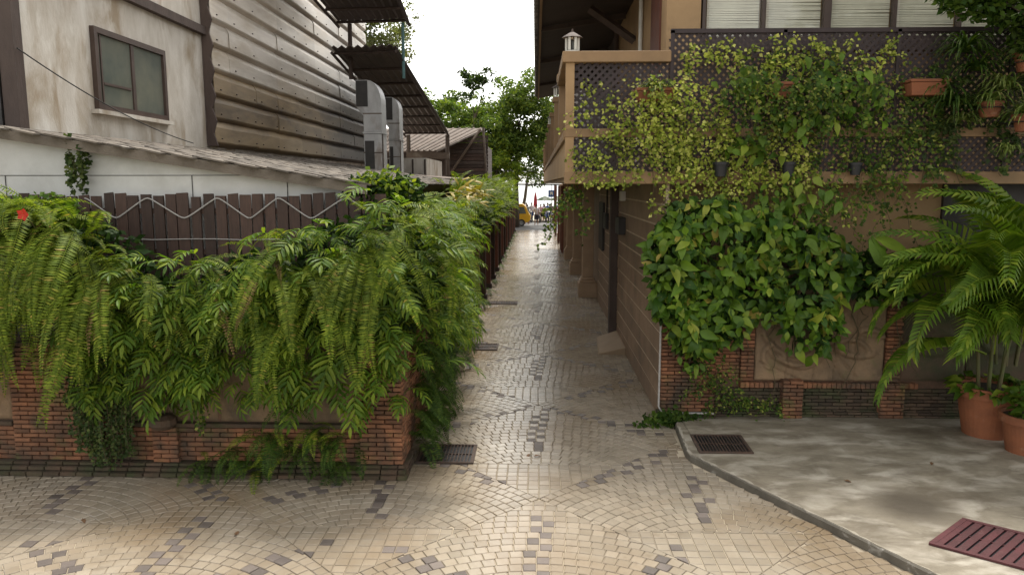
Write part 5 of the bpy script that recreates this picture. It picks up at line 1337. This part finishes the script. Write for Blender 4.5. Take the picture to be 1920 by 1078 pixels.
def person(label, x, y, rz, shirt, shorts, stride=.16, pose=0, s=1.0, sleeves=True):
    o = empty('person', (x, y, 0), label, 'person')
    J = {'pel':(0,0,.93,.115),'spi':(0,0,1.15,.12),'che':(0,0,1.36,.135),'nec':(0,0,1.48,.055),'hea':(0,.01,1.57,.075),'top':(0,.01,1.68,.07)}
    E_ = [('pel','spi'),('spi','che'),('che','nec'),('nec','hea'),('hea','top')]
    for sd, sg in (('L',-1),('R',1)):
        st = stride*sg
        J['hip'+sd] = (sg*.09,0,.88,.095); J['kne'+sd] = (sg*.10,st*.6+.03,.50,.06); J['ank'+sd] = (sg*.10,st-.02,.09,.042); J['toe'+sd] = (sg*.11,st+.14,.035,.035)
        J['sho'+sd] = (sg*.18,0,1.40,.06); J['elb'+sd] = (sg*.24,-st*.5+.0,1.13,.042); J['wri'+sd] = (sg*.25,-st*.8+.08+.12*pose,.92+.2*pose,.03); J['han'+sd] = (sg*.25,-st*.9+.12+.15*pose,.82+.25*pose,.028)
        E_ += [('pel','hip'+sd),('hip'+sd,'kne'+sd),('kne'+sd,'ank'+sd),('ank'+sd,'toe'+sd),('che','sho'+sd),('sho'+sd,'elb'+sd),('elb'+sd,'wri'+sd),('wri'+sd,'han'+sd)]
    ks = list(J); me = bpy.data.meshes.new('body')
    me.from_pydata([J[k][:3] for k in ks], [(ks.index(a), ks.index(b)) for a, b in E_], []); me.update(); me.materials.append(M['skin'])
    b = link('body', me, o, Matrix.Identity(4))
    sk = b.modifiers.new('skin', 'SKIN'); b.modifiers.new('sub', 'SUBSURF').levels = 1
    for i, k in enumerate(ks):
        v = me.skin_vertices[0].data[i]; v.radius = (J[k][3], J[k][3]*(.75 if k in ('pel','spi','che') else 1)); v.use_root = (k == 'pel')
    def cl(name, lst, m):
        mb = MB()
        for pts, rad in lst: mb.tube(pts, rad, 9)
        link(name, mb.mesh(name, m, True), o, Matrix.Identity(4))
    g = lambda k: J[k][:3]
    cl('shirt', [([(0,0,.90),(0,0,1.1),(0,0,1.32),(0,0,1.44),(0,0,1.47)], [.165,.16,.175,.14,.07])]+[([g('sho'+d), tuple(Vector(g('sho'+d)).lerp(Vector(g('elb'+d)),.8))], [.085,.07]) for d in 'LR'], M[shirt])
    cl('shorts', [([(0,0,.97),(0,0,.84)], [.15,.165])]+[([g('hip'+d), g('kne'+d)], [.115,.09]) for d in 'LR'], M[shorts])
    cl('hair', [([(0,-.02,1.60),(0,-.015,1.70),(0,-.01,1.76)], [.08,.085,.03])], M['hair'])
    o.rotation_euler = (0,0,rz); o.scale = (s,s,s)
    return o
person('person in a pale shirt and dark shorts walking in the middle of the alley end', .05, 64.2, R(170), 'white_cloth', 'dark_cloth')
person('person in a pinkish top standing by the red motorbike at right', 1.75, 67.6, R(150), 'pink_cloth', 'dark_cloth', .05, .6)
person('person in a blue shirt behind the blue motorbike', 1.1, 70.6, R(190), 'blue_cloth', 'dark_cloth', .05, .4)
person('person in dark clothes behind the motorbikes left of the walker', -.9, 70.8, R(160), 'dark_cloth', 'dark_cloth', .05, .3)
person('person in a pale top on the far pavement left of the red parasol', -.4, 71.2, R(200), 'white_cloth', 'blue_cloth', .06)
person('person in a blue top at the right end of the motorbike row', 2.1, 70.9, R(140), 'blue_cloth', 'dark_cloth', .05)
person('person in dark clothes and bare arms beside the yellow minibus', -.75, 65.6, R(120), 'dark_cloth', 'blue_cloth', .12, .2, .98)
person('person in a pink top behind the walker, right of the red parasol', .45, 69.8, R(175), 'pink_cloth', 'dark_cloth', .1, .5, .94)
person('person in white seated height behind the blue motorbike', .8, 70.4, R(160), 'white_cloth', 'dark_cloth', .03, .7, .9)
person('small person in blue between the parasol and the sign', .75, 72.6, R(200), 'blue_cloth', 'pink_cloth', .1, 0, .92)
person('person in dark top at the far right of the alley end', 1.45, 69.9, R(185), 'dark_cloth', 'dark_cloth', .06, .8, 1.0)
motorbike('red motorbike behind the walking person', .25, 69.2, R(-78), 'red_cloth')
motorbike('blue motorbike parked beside the minibus', -.95, 67.4, R(-65), 'blue')
par = empty('folded_parasol', (-.05, 73.5, 0), 'folded red parasol standing upright at the end of the alley', 'parasol')
MB().tube([(-.05,73.5,-.05),(-.05,73.5,2.75)], .03, 6).build('pole', M['galv'], par)
MB().lathe([(.17,0),(.2,.15),(.15,.9),(.07,1.35),(.01,1.5)], (-.05,73.5,1.2), 10).build('canopy', M['red_cloth'], par)
sg = empty('blue_sign', (1.35, 66, 0), 'small blue sign on a thin pole at the end of the alley', 'sign')
MB().tube([(1.35,66,-.03),(1.35,66,3.4)], .03, 6).build('pole', M['galv'], sg)
sb = MB().box(1.08,1.62,65.93,65.965,2.35,2.95).build('panel', M['blue'], sg, bevel=.02)
MB().box(1.22,1.48,65.92,65.928,2.62,2.80).box(1.22,1.30,65.92,65.928,2.5,2.61).box(1.40,1.48,65.92,65.928,2.5,2.61).build('pictogram', M['white_paint'], sb)
for (x, lab) in ((.9,'green beach parasol on the sand, left of the pair'), (2.2,'green beach parasol on the sand, right of the pair')):
    o = empty('beach_parasol', (x, 76, 0), lab, 'parasol')
    MB().tube([(x,76,-.05),(x,76,2.1)], .03, 6).build('pole', M['galv'], o)
    MB().lathe([(.9,0),(.88,.03),(.5,.25),(.05,.42)], (x,76,1.85), 10).build('canopy', M['tree_dark'], o)
# ---- small litter of leaves on the paving
r9 = random.Random(90)
for i, (x, y, lab) in enumerate([(-.06,9.35,'curled brown leaf lying in the middle of the alley mouth'),(.0,9.28,'tiny brown leaf beside the curled one in the alley mouth'),(-4.75,7.3,'small dark leaf on the paving at far left'),(-3.0,7.0,'small dark leaf on the paving, left of centre'),(3.6,8.4,'small brown leaf on the concrete apron'),(4.9,9.0,'thin dry leaf on the concrete apron near the pots')]):
    me = heart_leaf(.09, M['dead_leaf'], 500+i, .5)
    o = link('fallen_leaf', me); o.matrix_basis = aim((x, y, .012 if x < 3 else .095), (r9.uniform(-1,1), r9.uniform(-1,1), .1), (0,0,1)); tag(o, lab, 'leaf')
